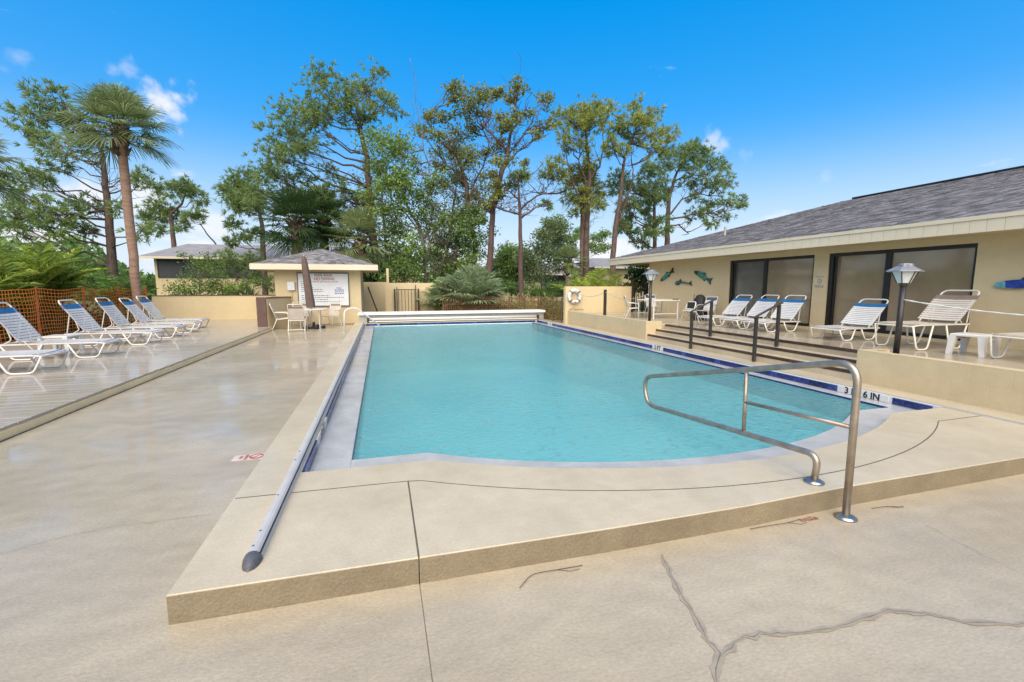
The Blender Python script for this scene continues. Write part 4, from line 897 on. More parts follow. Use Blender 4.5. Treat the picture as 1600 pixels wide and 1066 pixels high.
# upper-deck group by the far clubhouse wall
t = thing('square_table', 'white square patio table by the far clubhouse corner', 'table', (8.9, 13.4, .53)); zt = .53
MB().bev(8.45, 9.45, 12.9, 13.9, zt + .585, zt + .62, .01).build('table_top', M['white'], t)
for x_ in (8.5, 9.4):
    for y_ in (12.95, 13.85): MB().tube([(x_, y_, zt), (x_, y_, zt + .585)], .024, 8).build('leg', M['white'], t)
for y_ in (12.95, 13.85): MB().tube([(8.5, y_, zt + .16), (9.4, y_, zt + .16)], .015, 6).build('stretcher', M['white'], t)
MB().box(9.25, 9.42, 12.92, 13.04, zt + .621, zt + .65).build('ashtray', M['dark'], thing('table_tray', 'small dark tray on the corner of the white square table', 'tray', (9.33, 13, zt + .62)))
gw = 'white strap chairs on the upper deck'
C1 = arm_chair('white strap chair left of the square table near the iron gate', (8.25, 13.9, .531), R(-20), gw, M['strap'], M['navy'], M['white'], True)
lcopy(C1, 'white strap chair behind the square table against the clubhouse wall', (9.45, 14.45, .531), R(-95), gw)
lcopy(C1, 'white strap chair with dark band standing alone near the wall', (9.55, 11.75, .531), R(195), gw)
for o in bpy.data.objects:
    if o.get('group') == gw: o.scale = (.78, .78, .78)
t = thing('folded_chair', 'small white folding chair frame before the black bag', 'chair', (9.05, 12.0, .53))
zz = .535
MB().tube(bend([(9.0, 11.72, zz), (9.2, 11.78, zz + .58), (9.2, 12.16, zz + .58), (9.0, 12.22, zz)], .08, 4), .018, 8).build('back_hoop', M['white'], t, smooth=True)
MB().tube(bend([(9.42, 11.74, zz), (9.1, 11.76, zz + .36), (9.1, 12.18, zz + .36), (9.42, 12.2, zz)], .05, 3), .016, 8).build('rear_legs', M['white'], t, smooth=True)
MB().bev(8.98, 9.20, 11.80, 12.14, zz + .30, zz + .33, .008).build('seat', M['strap'], t); MB().box(9.165, 9.185, 11.79, 12.15, zz + .38, zz + .56).build('backrest', M['dark'], t)
t = thing('black_bag', 'rounded black covered bundle against the clubhouse wall', 'bag', (9.75, 12.35, .53)); b = MB()
rr = random.Random(9); lv = [(0, .27), (.10, .30), (.30, .27), (.5, .24), (.66, .20), (.77, .12), (.80, .03)]
for z, r_ in lv:
    for k in range(14): a = 2 * math.pi * k / 14; q_ = r_ * rr.uniform(.88, 1.1); b.v.append((9.78 + q_ * .8 * math.cos(a), 12.35 + q_ * math.sin(a), .53 + z))
for i in range(len(lv) - 1):
    for k in range(14): b.f.append((i * 14 + k, i * 14 + (k + 1) % 14, (i + 1) * 14 + (k + 1) % 14, (i + 1) * 14 + k)); b.m.append(0)
b.build('cover', M['dark'], t, smooth=True); MB().tube(bend([(9.5, 12.2, .60), (9.46, 12.25, 1.1), (9.60, 12.4, 1.34)], .15, 4), .015, 6).build('handle', M['cap'], t)

# ================================================================== VEGETATION
rng = np.random.default_rng(11)
def unit(a): return a / np.maximum(np.linalg.norm(a, axis=-1, keepdims=True), 1e-9)
def blades(P, D, L, W, droop=0., rs=rng):
    """two-segment pointed blades from P along D"""
    n = len(P); D = unit(D); s_ = unit(np.cross(D, rs.normal(size=(n, 3)))) * (W[:, None] / 2); dz = np.zeros((n, 3)); dz[:, 2] = -droop * L
    m_ = P + D * (L * .5)[:, None] + dz * .2; tp = P + D * L[:, None] + dz
    V = np.stack([P - s_ * .5, P + s_ * .5, m_ + s_, m_ - s_, tp], 1).reshape(-1, 3); b_ = np.arange(n)[:, None] * 5
    return V, np.concatenate([b_ + np.array([0, 1, 2]), b_ + np.array([0, 2, 3]), b_ + np.array([3, 2, 4])], 0)
def leaves(P, size, rs=rng, up=.6):
    n = len(P); nr = rs.normal(size=(n, 3)); nr[:, 2] += up; nr = unit(nr); a = unit(np.cross(nr, rs.normal(size=(n, 3)))); b_ = np.cross(nr, a); L = (size * rs.uniform(.6, 1.3, n))[:, None]
    V = np.stack([P - a * L * .5, P + b_ * L * .26, P + a * L * .5, P - b_ * L * .26], 1).reshape(-1, 3); k = np.arange(n)[:, None] * 4
    return V, k + np.array([0, 1, 2, 3])
def jitter_path(a, b_, n, amp, rs, sag=0.):
    a, b_ = np.array(a, float), np.array(b_, float); L = np.linalg.norm(b_ - a); out = []
    off = np.zeros(3)
    for k in range(n + 1):
        u = k / n; p = a + (b_ - a) * u
        if 0 < k < n: off = off * .5 + rs.normal(size=3) * amp * L
        p = p + off * math.sin(math.pi * u); p[2] += sag * L * math.sin(math.pi * u); out.append(p)
    return out
def tree(name, label, Y, trunk, blobs, xf, kind, barkm, leafmat, r0=.22, seed=1, spread=1.6, dens=1., extra=(), cat='tree', size=1., twigr=.012, bare=0, gap=.68):
    """trunk and blobs are read off the photograph (xf maps them) and stood at distance Y; limbs grow from trunk to each clump"""
    rs = np.random.default_rng(seed); ox, oy, sc = xf; W = lambda q, dy=0: np.array(at(ox + q[0] / sc, oy + q[1] / sc, Y + dy))
    tr = [W(q) for q in trunk]; bs = tr[0].copy(); bs[2] = TZ - .1
    t = thing(name, label, cat, tuple(bs)); mpp = pxm(Vector(tr[0])) / sc
    path = [bs] + tr; path2 = []
    for a, b_ in zip(path[:-1], path[1:]): path2 += jitter_path(a, b_, 4, .012, rs)[:-1]
    path2.append(path[-1]); n = len(path2); rads = [max(.03, r0 * (.98 * (1 - k / (n - 1)) ** .75 + .13)) for k in range(n)]
    tm = MB(); tm.tube(path2, rads, 9); pa = np.array(path2)
    for ex in extra:
        e = []; pp = [W(q) for q in ex]
        for a, b_ in zip(pp[:-1], pp[1:]): e += jitter_path(a, b_, 4, .03, rs)[:-1]
        e.append(pp[-1]); tm.tube(e, [max(.012, r0 * .34 * (1 - .8 * k / (len(e) - 1))) for k in range(len(e))], 7); pa = np.concatenate([pa, np.array(e[: max(2, len(e) * 2 // 3)])])
    TP, TD = [], []
    for bx, by, br in blobs:
        r_ = br * mpp; c = W((bx, by), rs.uniform(-spread, spread)); hd = np.linalg.norm(pa[:, :2] - c[:2], axis=1); want = c[2] - .30 * hd - .2
        sc_ = hd * .5 + np.abs(pa[:, 2] - want); i0 = int(np.argmin(sc_)); s0 = pa[i0]
        lp = jitter_path(s0, c, 6, .055, rs, -.05); L = np.linalg.norm(c - s0); lr = min(r0 * .32, .018 + .011 * L)
        tm.tube(lp, [lr * (1 - .78 * k / 6) for k in range(7)], 6, cap=False)
        nt_ = 7 if kind != 'leaf' else 6
        nt_ = int(nt_ * (1 + r_ * .5))
        for _ in range(nt_):
            d = rs.normal(size=3); d /= np.linalg.norm(d); e = c + d * np.array([r_, r_, r_ * .72]) * rs.uniform(.4, 1.3); k0 = lp[rs.integers(3, 7)]
            tm.tube(jitter_path(k0, e, 3, .07, rs), [twigr * 1.5, twigr * 1.2, twigr, twigr * .6], 4, cap=False)
            m_ = max(3, int(dens * (24 if kind == 'pine' else 130) * (r_ / 1.1) ** 1.6 / size)); q_ = e + rs.normal(size=(m_, 3)) * r_ * gap * np.array([.62, .62, .42])
            TP.append(q_); TD.append(unit(q_ - c) + np.array([0, 0, .55]))
    for _ in range(bare):                      # bare twigs
        a = pa[rs.integers(len(pa) // 3, len(pa))]; d = rs.normal(size=3); d[1] *= .7; d[2] = abs(d[2]) * .8 + .1; d /= np.linalg.norm(d); L = rs.uniform(.6, 2.0); e = a + d * L
        tp = jitter_path(a, e, 4, .08, rs); tm.tube(tp, [.022, .018, .014, .010, .006], 4, cap=False)
        for _k in range(3): q_ = tp[rs.integers(1, 5)]; d2 = rs.normal(size=3); d2[2] = abs(d2[2]); tm.tube(jitter_path(q_, q_ + d2 / np.linalg.norm(d2) * rs.uniform(.3, .9), 2, .08, rs), [.010, .008, .004], 3, cap=False)
    tm.build('trunk', barkm, t, smooth=True)
    P = np.concatenate(TP); D = np.concatenate(TD)
    if kind == 'pine':
        K = 14; P = np.repeat(P, K, 0); D = unit(np.repeat(D, K, 0)) + rs.normal(size=(len(P), 3)) * .62; n = len(P)
        V, F3 = blades(P, D, rs.uniform(.22, .40, n) * size, rs.uniform(.026, .046, n) * size, .12, rs); npmesh('crown', V, F3, leafmat, t)
    else: V, F4 = leaves(P, np.full(len(P), .19 * size), rs); npmesh('crown', V, F4, leafmat, t)
    return t
z1, z2, z3, z4 = (0, 80, 3.134), (340, 80, 2.96), (560, 80, 2.665), (840, 140, 3.553)
tree('pine_tree', 'spreading pine behind the tall palm on the left', 29, [(545, 960), (532, 780), (515, 620), (495, 480), (470, 400)],
     [(200, 240, 60), (265, 230, 50), (150, 300, 55), (230, 320, 60), (100, 380, 40), (170, 430, 45), (245, 440, 45), (330, 470, 60), (410, 430, 55), (360, 330, 55), (300, 540, 50), (180, 570, 45), (60, 620, 55), (130, 600, 40), (225, 640, 30), (30, 660, 40), (130, 720, 45), (60, 790, 55), (200, 790, 55), (290, 810, 60), (150, 840, 60), (350, 770, 50), (430, 740, 45), (480, 765, 40), (575, 770, 35), (700, 640, 45), (745, 660, 28), (665, 600, 30), (690, 870, 40), (700, 900, 40), (20, 850, 50), (80, 880, 50), (250, 880, 50), (390, 850, 40), (440, 880, 30)], z1, 'pine', M['bark'], M['needle'], .21, 1, 1.8, .62, bare=40)
tree('pine_tree', 'small windswept pine above the long grey roof', 46, [(852, 945), (842, 850), (835, 800), (890, 750), (915, 680)],
     [(900, 660, 36), (860, 690, 35), (985, 720, 24), (790, 780, 45), (850, 790, 26), (930, 820, 32), (970, 800, 24), (780, 870, 22), (890, 870, 22), (720, 820, 28), (760, 740, 25), (940, 690, 24)], z1, 'pine', M['bark'], M['needle'], .2, 2, 1.5, 1.2, extra=[[(1060, 950), (1010, 890), (975, 840), (930, 830)], [(835, 830), (780, 810), (700, 850)]], size=1.35)
tree('pine_tree', 'tall broad pine with long sweeping limbs behind the cabana', 31, [(720, 930), (708, 780), (700, 640), (690, 480), (660, 350), (640, 230)],
     [(480, 165, 66), (560, 190, 58), (640, 170, 50), (715, 190, 50), (755, 110, 34), (405, 270, 58), (330, 300, 56), (480, 270, 56), (560, 290, 52), (290, 385, 56), (360, 395, 52), (450, 370, 48), (640, 280, 45), (250, 470, 46), (330, 485, 50), (420, 460, 42), (235, 560, 42), (300, 580, 50), (400, 585, 40), (180, 640, 46), (240, 690, 46), (330, 660, 44), (560, 640, 44), (480, 680, 44), (400, 710, 44), (610, 700, 42), (690, 690, 40), (770, 240, 42), (830, 270, 34), (520, 560, 36), (590, 770, 42), (700, 300, 35), (150, 700, 40)], z2, 'pine', M['bark'], M['needle'], .28, 3, 2.2, .72, bare=45)
tree('pine_tree', 'slim twisted pine left of the cabana roof', 38, [(210, 920), (205, 800), (190, 730), (130, 620)],
     [(115, 590, 44), (90, 640, 44), (85, 700, 44), (120, 730, 34), (150, 660, 40), (170, 850, 24), (75, 800, 24), (110, 870, 24), (60, 880, 20), (250, 860, 22)], z2, 'pine', M['bark'], M['needle'], .2, 4, 1.2, 1.4, size=1.15)
tree('broadleaf_tree', 'light green multi-stemmed tree with a bare tall twig, above the gate', 27, [(282, 960), (278, 840), (255, 730), (215, 670), (170, 560)],
     [(90, 370, 58), (140, 420, 58), (70, 470, 48), (190, 400, 44), (160, 520, 56), (110, 560, 48), (210, 560, 44), (235, 480, 40), (250, 620, 46), (180, 640, 46), (305, 650, 46), (310, 540, 40), (170, 760, 56), (220, 800, 46), (160, 830, 50), (210, 880, 56), (150, 900, 46), (335, 720, 46), (270, 690, 40), (50, 600, 40), (100, 670, 40), (260, 330, 30)], z3, 'leaf', M['greybark'], M['leafl'], .15, 5, 2.0, 1.0, bare=110, extra=[[(320, 940), (300, 800), (275, 700), (300, 520), (255, 300), (240, 120), (215, 30)], [(282, 860), (320, 760), (360, 640), (330, 500)], [(280, 800), (230, 720), (120, 600), (60, 560)], [(340, 930), (380, 780), (420, 640)]])
tree('broadleaf_tree', 'vine-covered tree with open twisting crown at the picture centre', 29, [(478, 930), (488, 800), (458, 680), (450, 560), (415, 440), (345, 380), (285, 290)],
     [(300, 270, 28), (360, 280, 34), (410, 190, 42), (390, 150, 24), (440, 250, 38), (480, 205, 42), (520, 180, 34), (555, 190, 28), (420, 345, 34), (475, 330, 34), (400, 420, 40), (455, 450, 36), (420, 530, 40), (350, 560, 34), (520, 420, 28), (485, 620, 34), (340, 480, 30), (330, 350, 30), (520, 250, 26), (590, 170, 26)], z3, 'leaf', M['bark'], M['leafo'] if 'leafo' in M else M['needleo'], .18, 6, 1.6, 1.2, bare=90, extra=[[(455, 620), (520, 480), (545, 380), (500, 270), (480, 210)], [(450, 560), (400, 500), (330, 430), (260, 330)], [(470, 740), (560, 640), (640, 540)]])
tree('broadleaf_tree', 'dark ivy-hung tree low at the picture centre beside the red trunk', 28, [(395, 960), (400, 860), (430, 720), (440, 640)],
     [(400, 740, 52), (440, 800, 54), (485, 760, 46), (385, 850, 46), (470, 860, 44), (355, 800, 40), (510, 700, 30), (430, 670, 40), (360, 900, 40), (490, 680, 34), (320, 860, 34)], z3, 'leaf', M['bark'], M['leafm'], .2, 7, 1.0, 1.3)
tree('pine_tree', 'red-trunked pine with bare crooked limbs right of centre', 26, [(543, 930), (553, 780), (562, 640), (598, 500), (622, 430), (640, 300), (655, 200)],
     [(665, 150, 32), (650, 185, 22), (640, 285, 34), (612, 325, 30), (590, 400, 36), (600, 450, 32), (570, 560, 36), (592, 600, 30), (550, 520, 34), (700, 265, 26), (740, 350, 22), (790, 200, 34), (770, 315, 26), (805, 300, 22), (690, 470, 18), (680, 530, 22), (540, 630, 28), (590, 280, 24), (620, 210, 22)], z3, 'leaf', M['redbark'], M['needleo'], .19, 8, 1.5, 1.25, bare=70, extra=[[(600, 500), (660, 420), (740, 370), (800, 340)], [(565, 660), (600, 560), (700, 530), (770, 465)], [(640, 330), (690, 260), (715, 200)], [(620, 420), (560, 350), (500, 290), (440, 240)], [(650, 400), (700, 330), (790, 210)], [(560, 680), (500, 640), (430, 640)]])
tree('pine_tree', 'nearly bare straight trunk with dead limbs right of the red pine', 25, [(678, 1010), (676, 800), (672, 650), (665, 545)],
     [(665, 530, 22), (780, 640, 12), (690, 520, 18), (640, 560, 16)], z3, 'pine', M['redbark'], M['needle'], .17, 9, .8, 1.0, bare=40, extra=[[(673, 660), (740, 605), (800, 590), (840, 580)], [(673, 680), (610, 665), (560, 640), (500, 650)], [(674, 700), (740, 650), (810, 640)], [(672, 620), (620, 580), (580, 600)]])
tree('pine_tree', 'tall yellow-green pine with forked crown left of the clubhouse roof', 27, [(268, 985), (272, 800), (280, 650), (290, 480), (272, 300), (262, 160)],
     [(170, 160, 52), (230, 110, 46), (290, 108, 50), (350, 112, 50), (415, 130, 42), (200, 200, 46), (260, 180, 46), (330, 180, 46), (140, 225, 36), (200, 270, 42), (260, 320, 34), (290, 385, 30), (180, 320, 30), (100, 430, 44), (80, 490, 44), (130, 500, 36), (170, 460, 32), (230, 445, 36), (210, 520, 36), (250, 580, 42), (320, 570, 38), (180, 600, 34), (210, 690, 24), (340, 640, 30), (280, 625, 34), (300, 440, 26)], z4, 'pine', M['bark'], M['needley'], .21, 10, 1.6, .75, bare=30, extra=[[(262, 780), (232, 640), (165, 400), (150, 250)], [(288, 500), (345, 430), (365, 330), (350, 200)], [(280, 560), (235, 430), (225, 260)], [(160, 560), (60, 580), (-60, 560)]])
tree('pine_tree', 'tall yellow-green pine leaning right beside the clubhouse eave', 26, [(418, 980), (430, 780), (455, 640), (470, 480), (485, 360), (540, 250)],
     [(540, 110, 46), (600, 140, 48), (500, 170, 46), (560, 190, 46), (640, 190, 44), (665, 240, 36), (720, 240, 36), (752, 270, 22), (460, 250, 40), (410, 300, 34), (430, 200, 40), (600, 260, 38), (540, 290, 30), (640, 320, 30), (662, 350, 22), (470, 330, 26), (385, 330, 26)], z4, 'pine', M['bark'], M['needley'], .18, 11, 1.4, .75, bare=30, extra=[[(440, 760), (490, 620), (530, 500), (520, 400), (505, 300)], [(520, 420), (600, 390), (660, 340), (720, 260)], [(480, 380), (420, 330), (390, 300)]])
tree('pine_tree', 'dark spreading pine rising behind the clubhouse roof', 31, [(718, 870), (722, 720), (730, 600), (765, 480), (800, 400)],
     [(690, 385, 44), (760, 355, 44), (830, 330, 42), (852, 308, 22), (900, 350, 42), (945, 390, 44), (1000, 420, 44), (1042, 430, 22), (830, 400, 42), (760, 430, 36), (880, 450, 40), (960, 480, 40), (1050, 490, 32), (1062, 530, 22), (1000, 550, 38), (900, 540, 38), (820, 520, 38), (880, 610, 34), (960, 640, 44), (1050, 620, 34), (1108, 620, 34), (1132, 650, 20), (1040, 700, 36), (970, 730, 30), (920, 690, 34), (860, 700, 30), (700, 500, 38), (640, 440, 42), (700, 560, 34)], z4, 'pine', M['bark'], M['needle'], .22, 12, 1.8, .85, bare=10, extra=[[(725, 700), (800, 610), (900, 580), (1000, 590), (1090, 640)], [(722, 760), (780, 750), (840, 800), (800, 810)], [(730, 640), (690, 600), (640, 520)], [(722, 720), (860, 690), (960, 690), (1040, 720)]])
tree('pine_tree', 'narrow dark conifer between the leaning pine and the clubhouse roof', 29, [(650, 880), (648, 650), (640, 520)],
     [(640, 570, 42), (600, 600, 38), (560, 560, 38), (685, 600, 34), (590, 660, 34), (620, 730, 34), (690, 730, 30), (580, 780, 34), (640, 800, 34), (705, 780, 26), (570, 840, 34), (540, 640, 34), (510, 560, 42), (440, 500, 42), (425, 540, 38), (500, 640, 34), (480, 700, 42), (490, 790, 42), (460, 760, 34), (600, 480, 36)], z4, 'pine', M['bark'], M['needle'], .17, 13, 1.2, 1.15)
tree('broadleaf_tree', 'round dark green tree beyond the fence right of the red trunks', 40, [(635, 1010), (640, 900), (640, 840)], [(640, 870, 56), (620, 910, 50), (600, 840, 40), (680, 890, 46), (660, 830, 36), (590, 890, 40), (640, 940, 46)], z3, 'leaf', M['greybark'], M['leafm'], .16, 14, 1.5, 1.6, size=1.25)
tree('broadleaf_tree', 'airy grey-green tree before the screened porch', 38, [(772, 1010), (755, 920), (765, 850), (790, 770)], [(800, 720, 32), (845, 745, 36), (765, 765, 32), (820, 800, 40), (745, 820, 40), (790, 860, 44), (730, 900, 44), (850, 850, 36), (700, 850, 36), (780, 920, 40), (720, 940, 36)], z3, 'leaf', M['greybark'], M['fan'], .16, 15, 1.5, 1.1, extra=[[(735, 1010), (700, 920), (690, 860)], [(760, 930), (830, 830), (845, 760)]], size=1.2)
tree('broadleaf_tree', 'flat-topped tree far off between the yellow-green pines and the red trunks', 52, [(95, 1010), (90, 880), (95, 800)], [(60, 745, 34), (110, 735, 36), (150, 760, 30), (40, 800, 36), (100, 810, 40), (170, 830, 34), (230, 790, 30), (220, 830, 30), (40, 870, 40), (120, 880, 44), (190, 880, 36), (340, 830, 36), (380, 800, 32), (310, 880, 36), (370, 880, 36)], z4, 'leaf', M['greybark'], M['leafm'], .18, 16, 2, 1.1, size=1.5)

tree('broadleaf_tree', 'thin-stemmed tangled tree filling the gap behind the vine-covered tree', 33, [(360, 960), (370, 820), (395, 640), (420, 480)],
     [(330, 430, 40), (380, 380, 40), (440, 400, 36), (360, 520, 44), (430, 500, 40), (480, 460, 36), (300, 580, 44), (390, 600, 46), (460, 590, 44), (520, 560, 36), (330, 680, 46), (420, 700, 46), (500, 660, 40), (290, 760, 44), (360, 780, 46), (540, 760, 36), (510, 840, 40), (300, 860, 46)], z3, 'leaf', M['greybark'], M['leafm'], .14, 17, 1.8, .48, bare=140, extra=[[(380, 900), (430, 740), (470, 560), (500, 420)], [(350, 900), (310, 740), (300, 560), (330, 420)]])
tree('broadleaf_tree', 'fine-leaved tree between the broad pine and the multi-stemmed tree', 35, [(120, 960), (115, 820), (100, 640), (90, 500)],
     [(60, 480, 44), (110, 440, 40), (40, 560, 44), (110, 560, 44), (60, 650, 46), (140, 650, 44), (40, 740, 46), (110, 760, 50), (60, 850, 50), (130, 860, 46), (180, 720, 40)], z3, 'leaf', M['greybark'], M['leafm'], .15, 18, 1.8, .5, bare=90)
# --- fan palms
def fan_palm(name, label, base, top, R_, nf=34, seed=1, mat_=None, trunk_r=.2, blade=.85, boots=True, lo=-.75, cat='palm', bw=1.):
    rs = np.random.default_rng(seed); t = thing(name, label, cat, tuple(base)); base, top = np.array(base, float), np.array(top, float)
    if trunk_r:
        tm = MB(); P = jitter_path(base - np.array([0, 0, .2]), top, 10, .0015, rs); tm.tube(P, [trunk_r * (1.12 if k < 2 else 1) * (1 + .03 * (k % 2)) for k in range(11)], 14); tm.build('trunk', M['palmbark'], t, smooth=True)
    if boots:
        bm_ = MB(); d0 = (top - base) / np.linalg.norm(top - base)
        for k in range(70):
            a = k * 2.4; h = rs.uniform(-.95, .15); p = top + d0 * h; o = np.array([math.cos(a), math.sin(a), 0]) * (trunk_r * 1.02); e = p + o * 2.0 + np.array([0, 0, .24]); bm_.tube([p + o * .7, p + o * 1.4 + np.array([0, 0, .08]), e], [.06, .05, .02], 5)
        bm_.build('boots', M['boots'], t)
    PV, PF = MB(), None; VS, FS = [], []; cnt = 0
    for k in range(nf):
        az = k * 2.39996 + rs.uniform(-.3, .3); el = lo + (1.45 - lo) * ((k + .5) / nf) ** .9; pl = R_ * rs.uniform(.42, .58)
        d = np.array([math.cos(az) * math.cos(el), math.sin(az) * math.cos(el), math.sin(el)]); c0 = top + np.array([0, 0, .1]); hub = c0 + d * pl + np.array([0, 0, -.10 * pl * math.cos(el)])
        PV.tube([c0, (c0 + hub) / 2 + np.array([0, 0, .06]), hub], [.022, .016, .012], 4, cap=False)
        side = np.cross(d, [0, 0, 1]); side = side / max(np.linalg.norm(side), 1e-6); nrm = np.cross(side, d); nb = 34; ang = np.linspace(-2.0, 2.0, nb) + rs.normal(size=nb) * .03
        L = blade * R_ * .62 * (1 - .28 * (np.abs(ang) / 2.0) ** 2) * rs.uniform(.9, 1.1, nb)
        D = d[None] * np.cos(ang)[:, None] + side[None] * np.sin(ang)[:, None] + nrm[None] * (.16 + .1 * np.abs(ang))[:, None]; D = unit(D)
        w = nrm * .0 + 1; sdir = unit(np.cross(D, nrm[None] + rs.normal(size=(nb, 3)) * .25)) * (.011 * R_ / 1.5 + .007) * bw
        g = np.array([0, 0, -1.0]); p0 = np.repeat(hub[None], nb, 0); p1 = p0 + D * (L * .55)[:, None] + g * (L * .06)[:, None]; p2 = p0 + D * (L * .86)[:, None] + g * (L * .24)[:, None]; p3 = p0 + D * (L * .99)[:, None] + g * (L * .36)[:, None]
        V = np.stack([p0 - sdir * .4, p0 + sdir * .4, p1 + sdir, p1 - sdir, p2 + sdir * .7, p2 - sdir * .7, p3], 1).reshape(-1, 3); b_ = np.arange(nb)[:, None] * 7 + cnt
        FS.append(np.concatenate([b_ + np.array(q_) for q_ in ((0, 1, 2), (0, 2, 3), (3, 2, 4), (3, 4, 5), (5, 4, 6))], 0)); VS.append(V); cnt += nb * 7
    PV.build('petioles', M['agave'], t); npmesh('crown', np.concatenate(VS), np.concatenate(FS), mat_ or M['fan'], t); return t
pb, pt_ = at(209, 402, 20.5), at(188, 232, 20.5); pb.z = TZ
fan_palm('cabbage_palm', 'tall cabbage palm with brown trunk rising behind the orange fence', pb, at(187, 205, 20.5), 1.78, 38, 3, trunk_r=.145, blade=.95, lo=-.7)
p = at(-62, 262, 19); fan_palm('cabbage_palm', 'palm at the left edge with only its frond tips in view', (p.x, p.y, TZ), p, 1.75, 34, 5, trunk_r=.2)
p = at(462, 352, 27); fan_palm('cabbage_palm', 'dark cabbage palm just behind the cabana roof', (p.x, p.y, TZ), p, 2.3, 40, 6, M['leafd'], .26, lo=-1.0)
p = at(505, 345, 29); fan_palm('cabbage_palm', 'second cabbage palm behind the cabana roof, right of the dark one', (p.x, p.y, TZ), p, 2.2, 40, 7, M['leafd'], .25, lo=-1.1)
p = at(562, 378, 27); fan_palm('cabbage_palm', 'low palm with drooping pale fronds at the right of the cabana roof', (p.x, p.y, TZ), p, 2.2, 38, 8, M['fan'], .22, lo=-1.1)
p = at(888, 412, 26); fan_palm('cabbage_palm', 'small cabbage palm behind the life ring wall', (p.x, p.y, TZ), p, 1.35, 30, 9, M['fan'], .16)
p = at(912, 300, 28.5); fan_palm('cabbage_palm', 'palm crown half hidden in the yellow-green pine', (p.x, p.y, TZ), p, 1.9, 26, 10, M['needley'], .18)
p = at(737, 462, 21.8); fan_palm('palmetto_bush', 'large silvery palmetto bush behind the faded orange fence', (p.x, p.y, TZ), (p.x, p.y, .55), 2.15, 46, 11, M['palmetto'], 0, 1.0, False, .12, 'bush', 1.8)
p = at(700, 470, 22.3); fan_palm('palmetto_bush', 'smaller palmetto clump at the end of the gate wall', (p.x, p.y, TZ), (p.x, p.y, .35), 1.7, 26, 12, M['palmetto'], 0, 1.0, False, .15, 'bush', 1.8)
# --- feather palms
def areca(label, x, y, h, nf, seed, m, spread=1.0, lean=(0, 0), z0=TZ):
    rs = np.random.default_rng(seed); t = thing('areca_palm', label, 'palm', (x, y, z0), 0, 'feather palms'); st = MB(); VS, FS = [], []; cnt = 0
    for k in range(nf):
        az = k * 2.39996 + rs.uniform(-.4, .4); f_ = rs.uniform(.25, 1.0); L = h * rs.uniform(.75, 1.15); out = spread * L * (.25 + .55 * f_)
        b0 = np.array([x + rs.normal() * .18, y + rs.normal() * .18, z0]); dirh = np.array([math.cos(az) + lean[0], math.sin(az) + lean[1], 0]); P = []
        for i in range(13):
            u = i / 12; P.append(b0 + dirh * out * u ** 1.5 + np.array([0, 0, L * (u * 1.08 - .42 * f_ * u ** 2.6)]))
        st.tube(P, [.022 * (1 - .8 * i / 12) + .003 for i in range(13)], 4, cap=False); P = np.array(P)
        nl = 30; us = np.linspace(.28, .99, nl); idx = us * 12; i0 = np.minimum(idx.astype(int), 11); fr_ = (idx - i0)[:, None]; pos = P[i0] * (1 - fr_) + P[i0 + 1] * fr_; tan = unit(P[i0 + 1] - P[i0])
        sd_ = unit(np.cross(tan, [0, 0, 1.0])); upv = np.cross(sd_, tan)
        for s_ in (-1, 1):
            D = unit(sd_ * s_ * .8 + tan * .62 + upv * .28); ln = .23 * h * np.sin(np.pi * (.12 + .80 * (us - .28) / .72)) * rs.uniform(.85, 1.1, nl) + .06
            V, F3 = blades(pos, D, ln, np.full(nl, .028 * h / 1.8 + .008), .38, rs); VS.append(V); FS.append(F3 + cnt); cnt += len(V)
    st.build('stems', M['needley'], t); npmesh('fronds', np.concatenate(VS), np.concatenate(FS), m, t); return t
k = 0
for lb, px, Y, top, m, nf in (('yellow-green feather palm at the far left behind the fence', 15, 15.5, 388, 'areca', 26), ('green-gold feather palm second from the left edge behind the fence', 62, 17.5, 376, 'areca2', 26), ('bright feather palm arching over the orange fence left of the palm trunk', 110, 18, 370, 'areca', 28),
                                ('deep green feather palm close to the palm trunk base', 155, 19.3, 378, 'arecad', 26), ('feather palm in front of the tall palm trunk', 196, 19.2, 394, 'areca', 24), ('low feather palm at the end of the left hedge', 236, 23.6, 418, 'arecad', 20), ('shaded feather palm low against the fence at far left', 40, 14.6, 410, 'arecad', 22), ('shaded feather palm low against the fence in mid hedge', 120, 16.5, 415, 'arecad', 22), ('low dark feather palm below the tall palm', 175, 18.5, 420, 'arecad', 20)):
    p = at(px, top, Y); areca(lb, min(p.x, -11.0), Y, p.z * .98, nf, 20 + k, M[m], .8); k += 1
for lb, px, Y, top, nf in (('bright yellow-green feather palm over the life ring wall, left one', 918, 17.9, 417, 22), ('bright yellow-green feather palm over the life ring wall, right one', 958, 18.1, 424, 20)):
    p = at(px, top, Y); areca(lb, p.x, Y, p.z * 1.0, nf, 40 + k, M['areca'], .75); k += 1
# --- shrubs
def shrub(label, px, Y, blobs, m, seed, dens=1., size=.75, name='shrub', kind='leaf'):
    tree(name, label, Y, [(px, 470), (px, 440)], blobs, (0, 0, 1), kind, M['greybark'], m, .05, seed, .5, dens, (), 'shrub', size, .008)
shrub('bright leafy shrub with upright shoots behind the low cream wall', 312, 25, [(300, 440, 20), (325, 425, 20), (345, 445, 18), (285, 450, 16), (310, 415, 14), (322, 400, 8), (298, 402, 6), (284, 398, 6), (335, 410, 8), (320, 450, 20), (355, 455, 14), (275, 462, 12), (300, 460, 18), (340, 462, 16)], M['leafl'], 51, .8, .55)
shrub('dark pine-like bush beside the cabana', 385, 26, [(350, 400, 12), (372, 405, 14), (392, 415, 14), (405, 430, 14), (365, 425, 12), (385, 440, 12), (415, 445, 12), (400, 400, 10), (350, 420, 10)], M['needle'], 52, .8, .7, kind='pine')
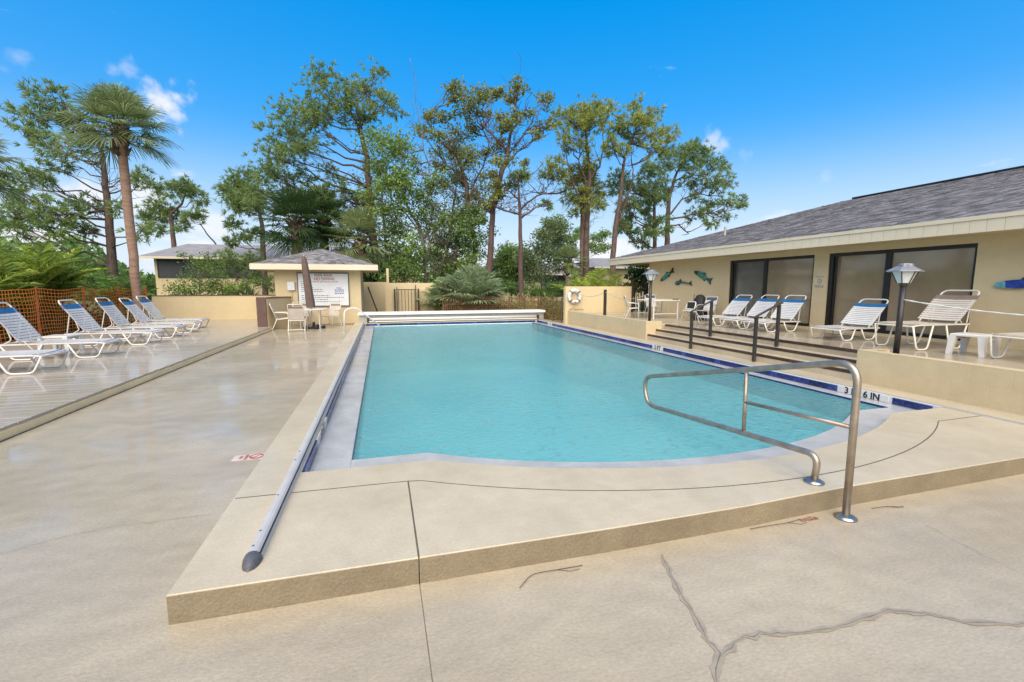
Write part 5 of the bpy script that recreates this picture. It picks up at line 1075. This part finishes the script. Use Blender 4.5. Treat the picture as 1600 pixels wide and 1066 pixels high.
shrub('small leafy shrub by the low wall left of the cabana', 372, 24.5, [(368, 450, 10), (380, 445, 8), (360, 458, 10), (374, 460, 10)], M['leafl'], 53, 1.2, .5)
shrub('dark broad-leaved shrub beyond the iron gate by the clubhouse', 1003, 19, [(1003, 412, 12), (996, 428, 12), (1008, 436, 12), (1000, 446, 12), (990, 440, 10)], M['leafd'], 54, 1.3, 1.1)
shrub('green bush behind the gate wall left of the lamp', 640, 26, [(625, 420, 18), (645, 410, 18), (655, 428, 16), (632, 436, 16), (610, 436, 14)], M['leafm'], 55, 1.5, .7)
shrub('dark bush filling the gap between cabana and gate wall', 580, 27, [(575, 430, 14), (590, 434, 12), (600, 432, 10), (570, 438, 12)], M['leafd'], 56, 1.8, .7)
shrub('clipped hedge beyond the fence before the screened porch', 830, 34, [(800, 452, 14), (820, 454, 13), (840, 455, 13), (860, 455, 12), (878, 452, 14), (785, 450, 14), (900, 448, 12)], M['leafm'], 57, 2.0, .8)
p = at(390, 466, 24)
rs = np.random.default_rng(5); n = 40; t = thing('spiky_plant', 'spiky sword-leaved plant behind the low wall by the cabana', 'plant', (p.x, 24, TZ))
az = rs.uniform(0, 6.28, n); el = rs.uniform(.15, 1.4, n); V, F3 = blades(np.repeat([[p.x, 24, .85]], n, 0), np.stack([np.cos(az) * np.cos(el), np.sin(az) * np.cos(el), np.sin(el)], 1), rs.uniform(.7, 1.05, n), np.full(n, .07), .12, rs); npmesh('sword_leaves', V, F3, M['agave'], t)
MB().lathe([(.12, -.1), (.10, .5), (.12, .9)], (p.x, 24, 0), 8).build('stem', M['boots'], t)
# ground cover under the orange fence and a far belt of trees
def scatter(name, label, cat, P, size, m, up=.6):
    V, F4 = leaves(P, np.full(len(P), size), np.random.default_rng(3), up); o = npmesh(name, V, F4, m); tag(o, label, cat, kind='stuff'); return o
rs = np.random.default_rng(8); n = 9000
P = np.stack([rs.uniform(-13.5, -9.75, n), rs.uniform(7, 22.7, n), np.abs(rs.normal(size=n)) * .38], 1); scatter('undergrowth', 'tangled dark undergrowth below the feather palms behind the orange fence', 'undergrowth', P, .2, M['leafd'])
n = 9000; u = rs.uniform(0, 1, n); P = np.stack([2.6 + u * 6.2 + rs.normal(size=n) * .1, 21.1 - np.where(u > .72, 3.4 * rs.uniform(0, 1, n), u) + rs.uniform(.2, 2.6, n), np.abs(rs.normal(size=n)) * .42], 1); scatter('brush', 'dry brush and fern behind the faded orange fence', 'undergrowth', P, .16, M['needleo'])
n = 60000; th = rs.uniform(-1.15, 1.35, n); d = rs.uniform(68, 92, n); hh = 4.2 + 1.6 * np.sin(th * 9) + 1.3 * np.sin(th * 23 + 1) + .9 * np.sin(th * 51)
P = np.stack([np.sin(th) * d, np.cos(th) * d, rs.uniform(0, 1, n) ** .8 * np.maximum(hh, 2) + rs.normal(size=n) * .25], 1); scatter('far_wood', 'distant belt of trees beyond the houses', 'trees', P, .9, M['leafm'])
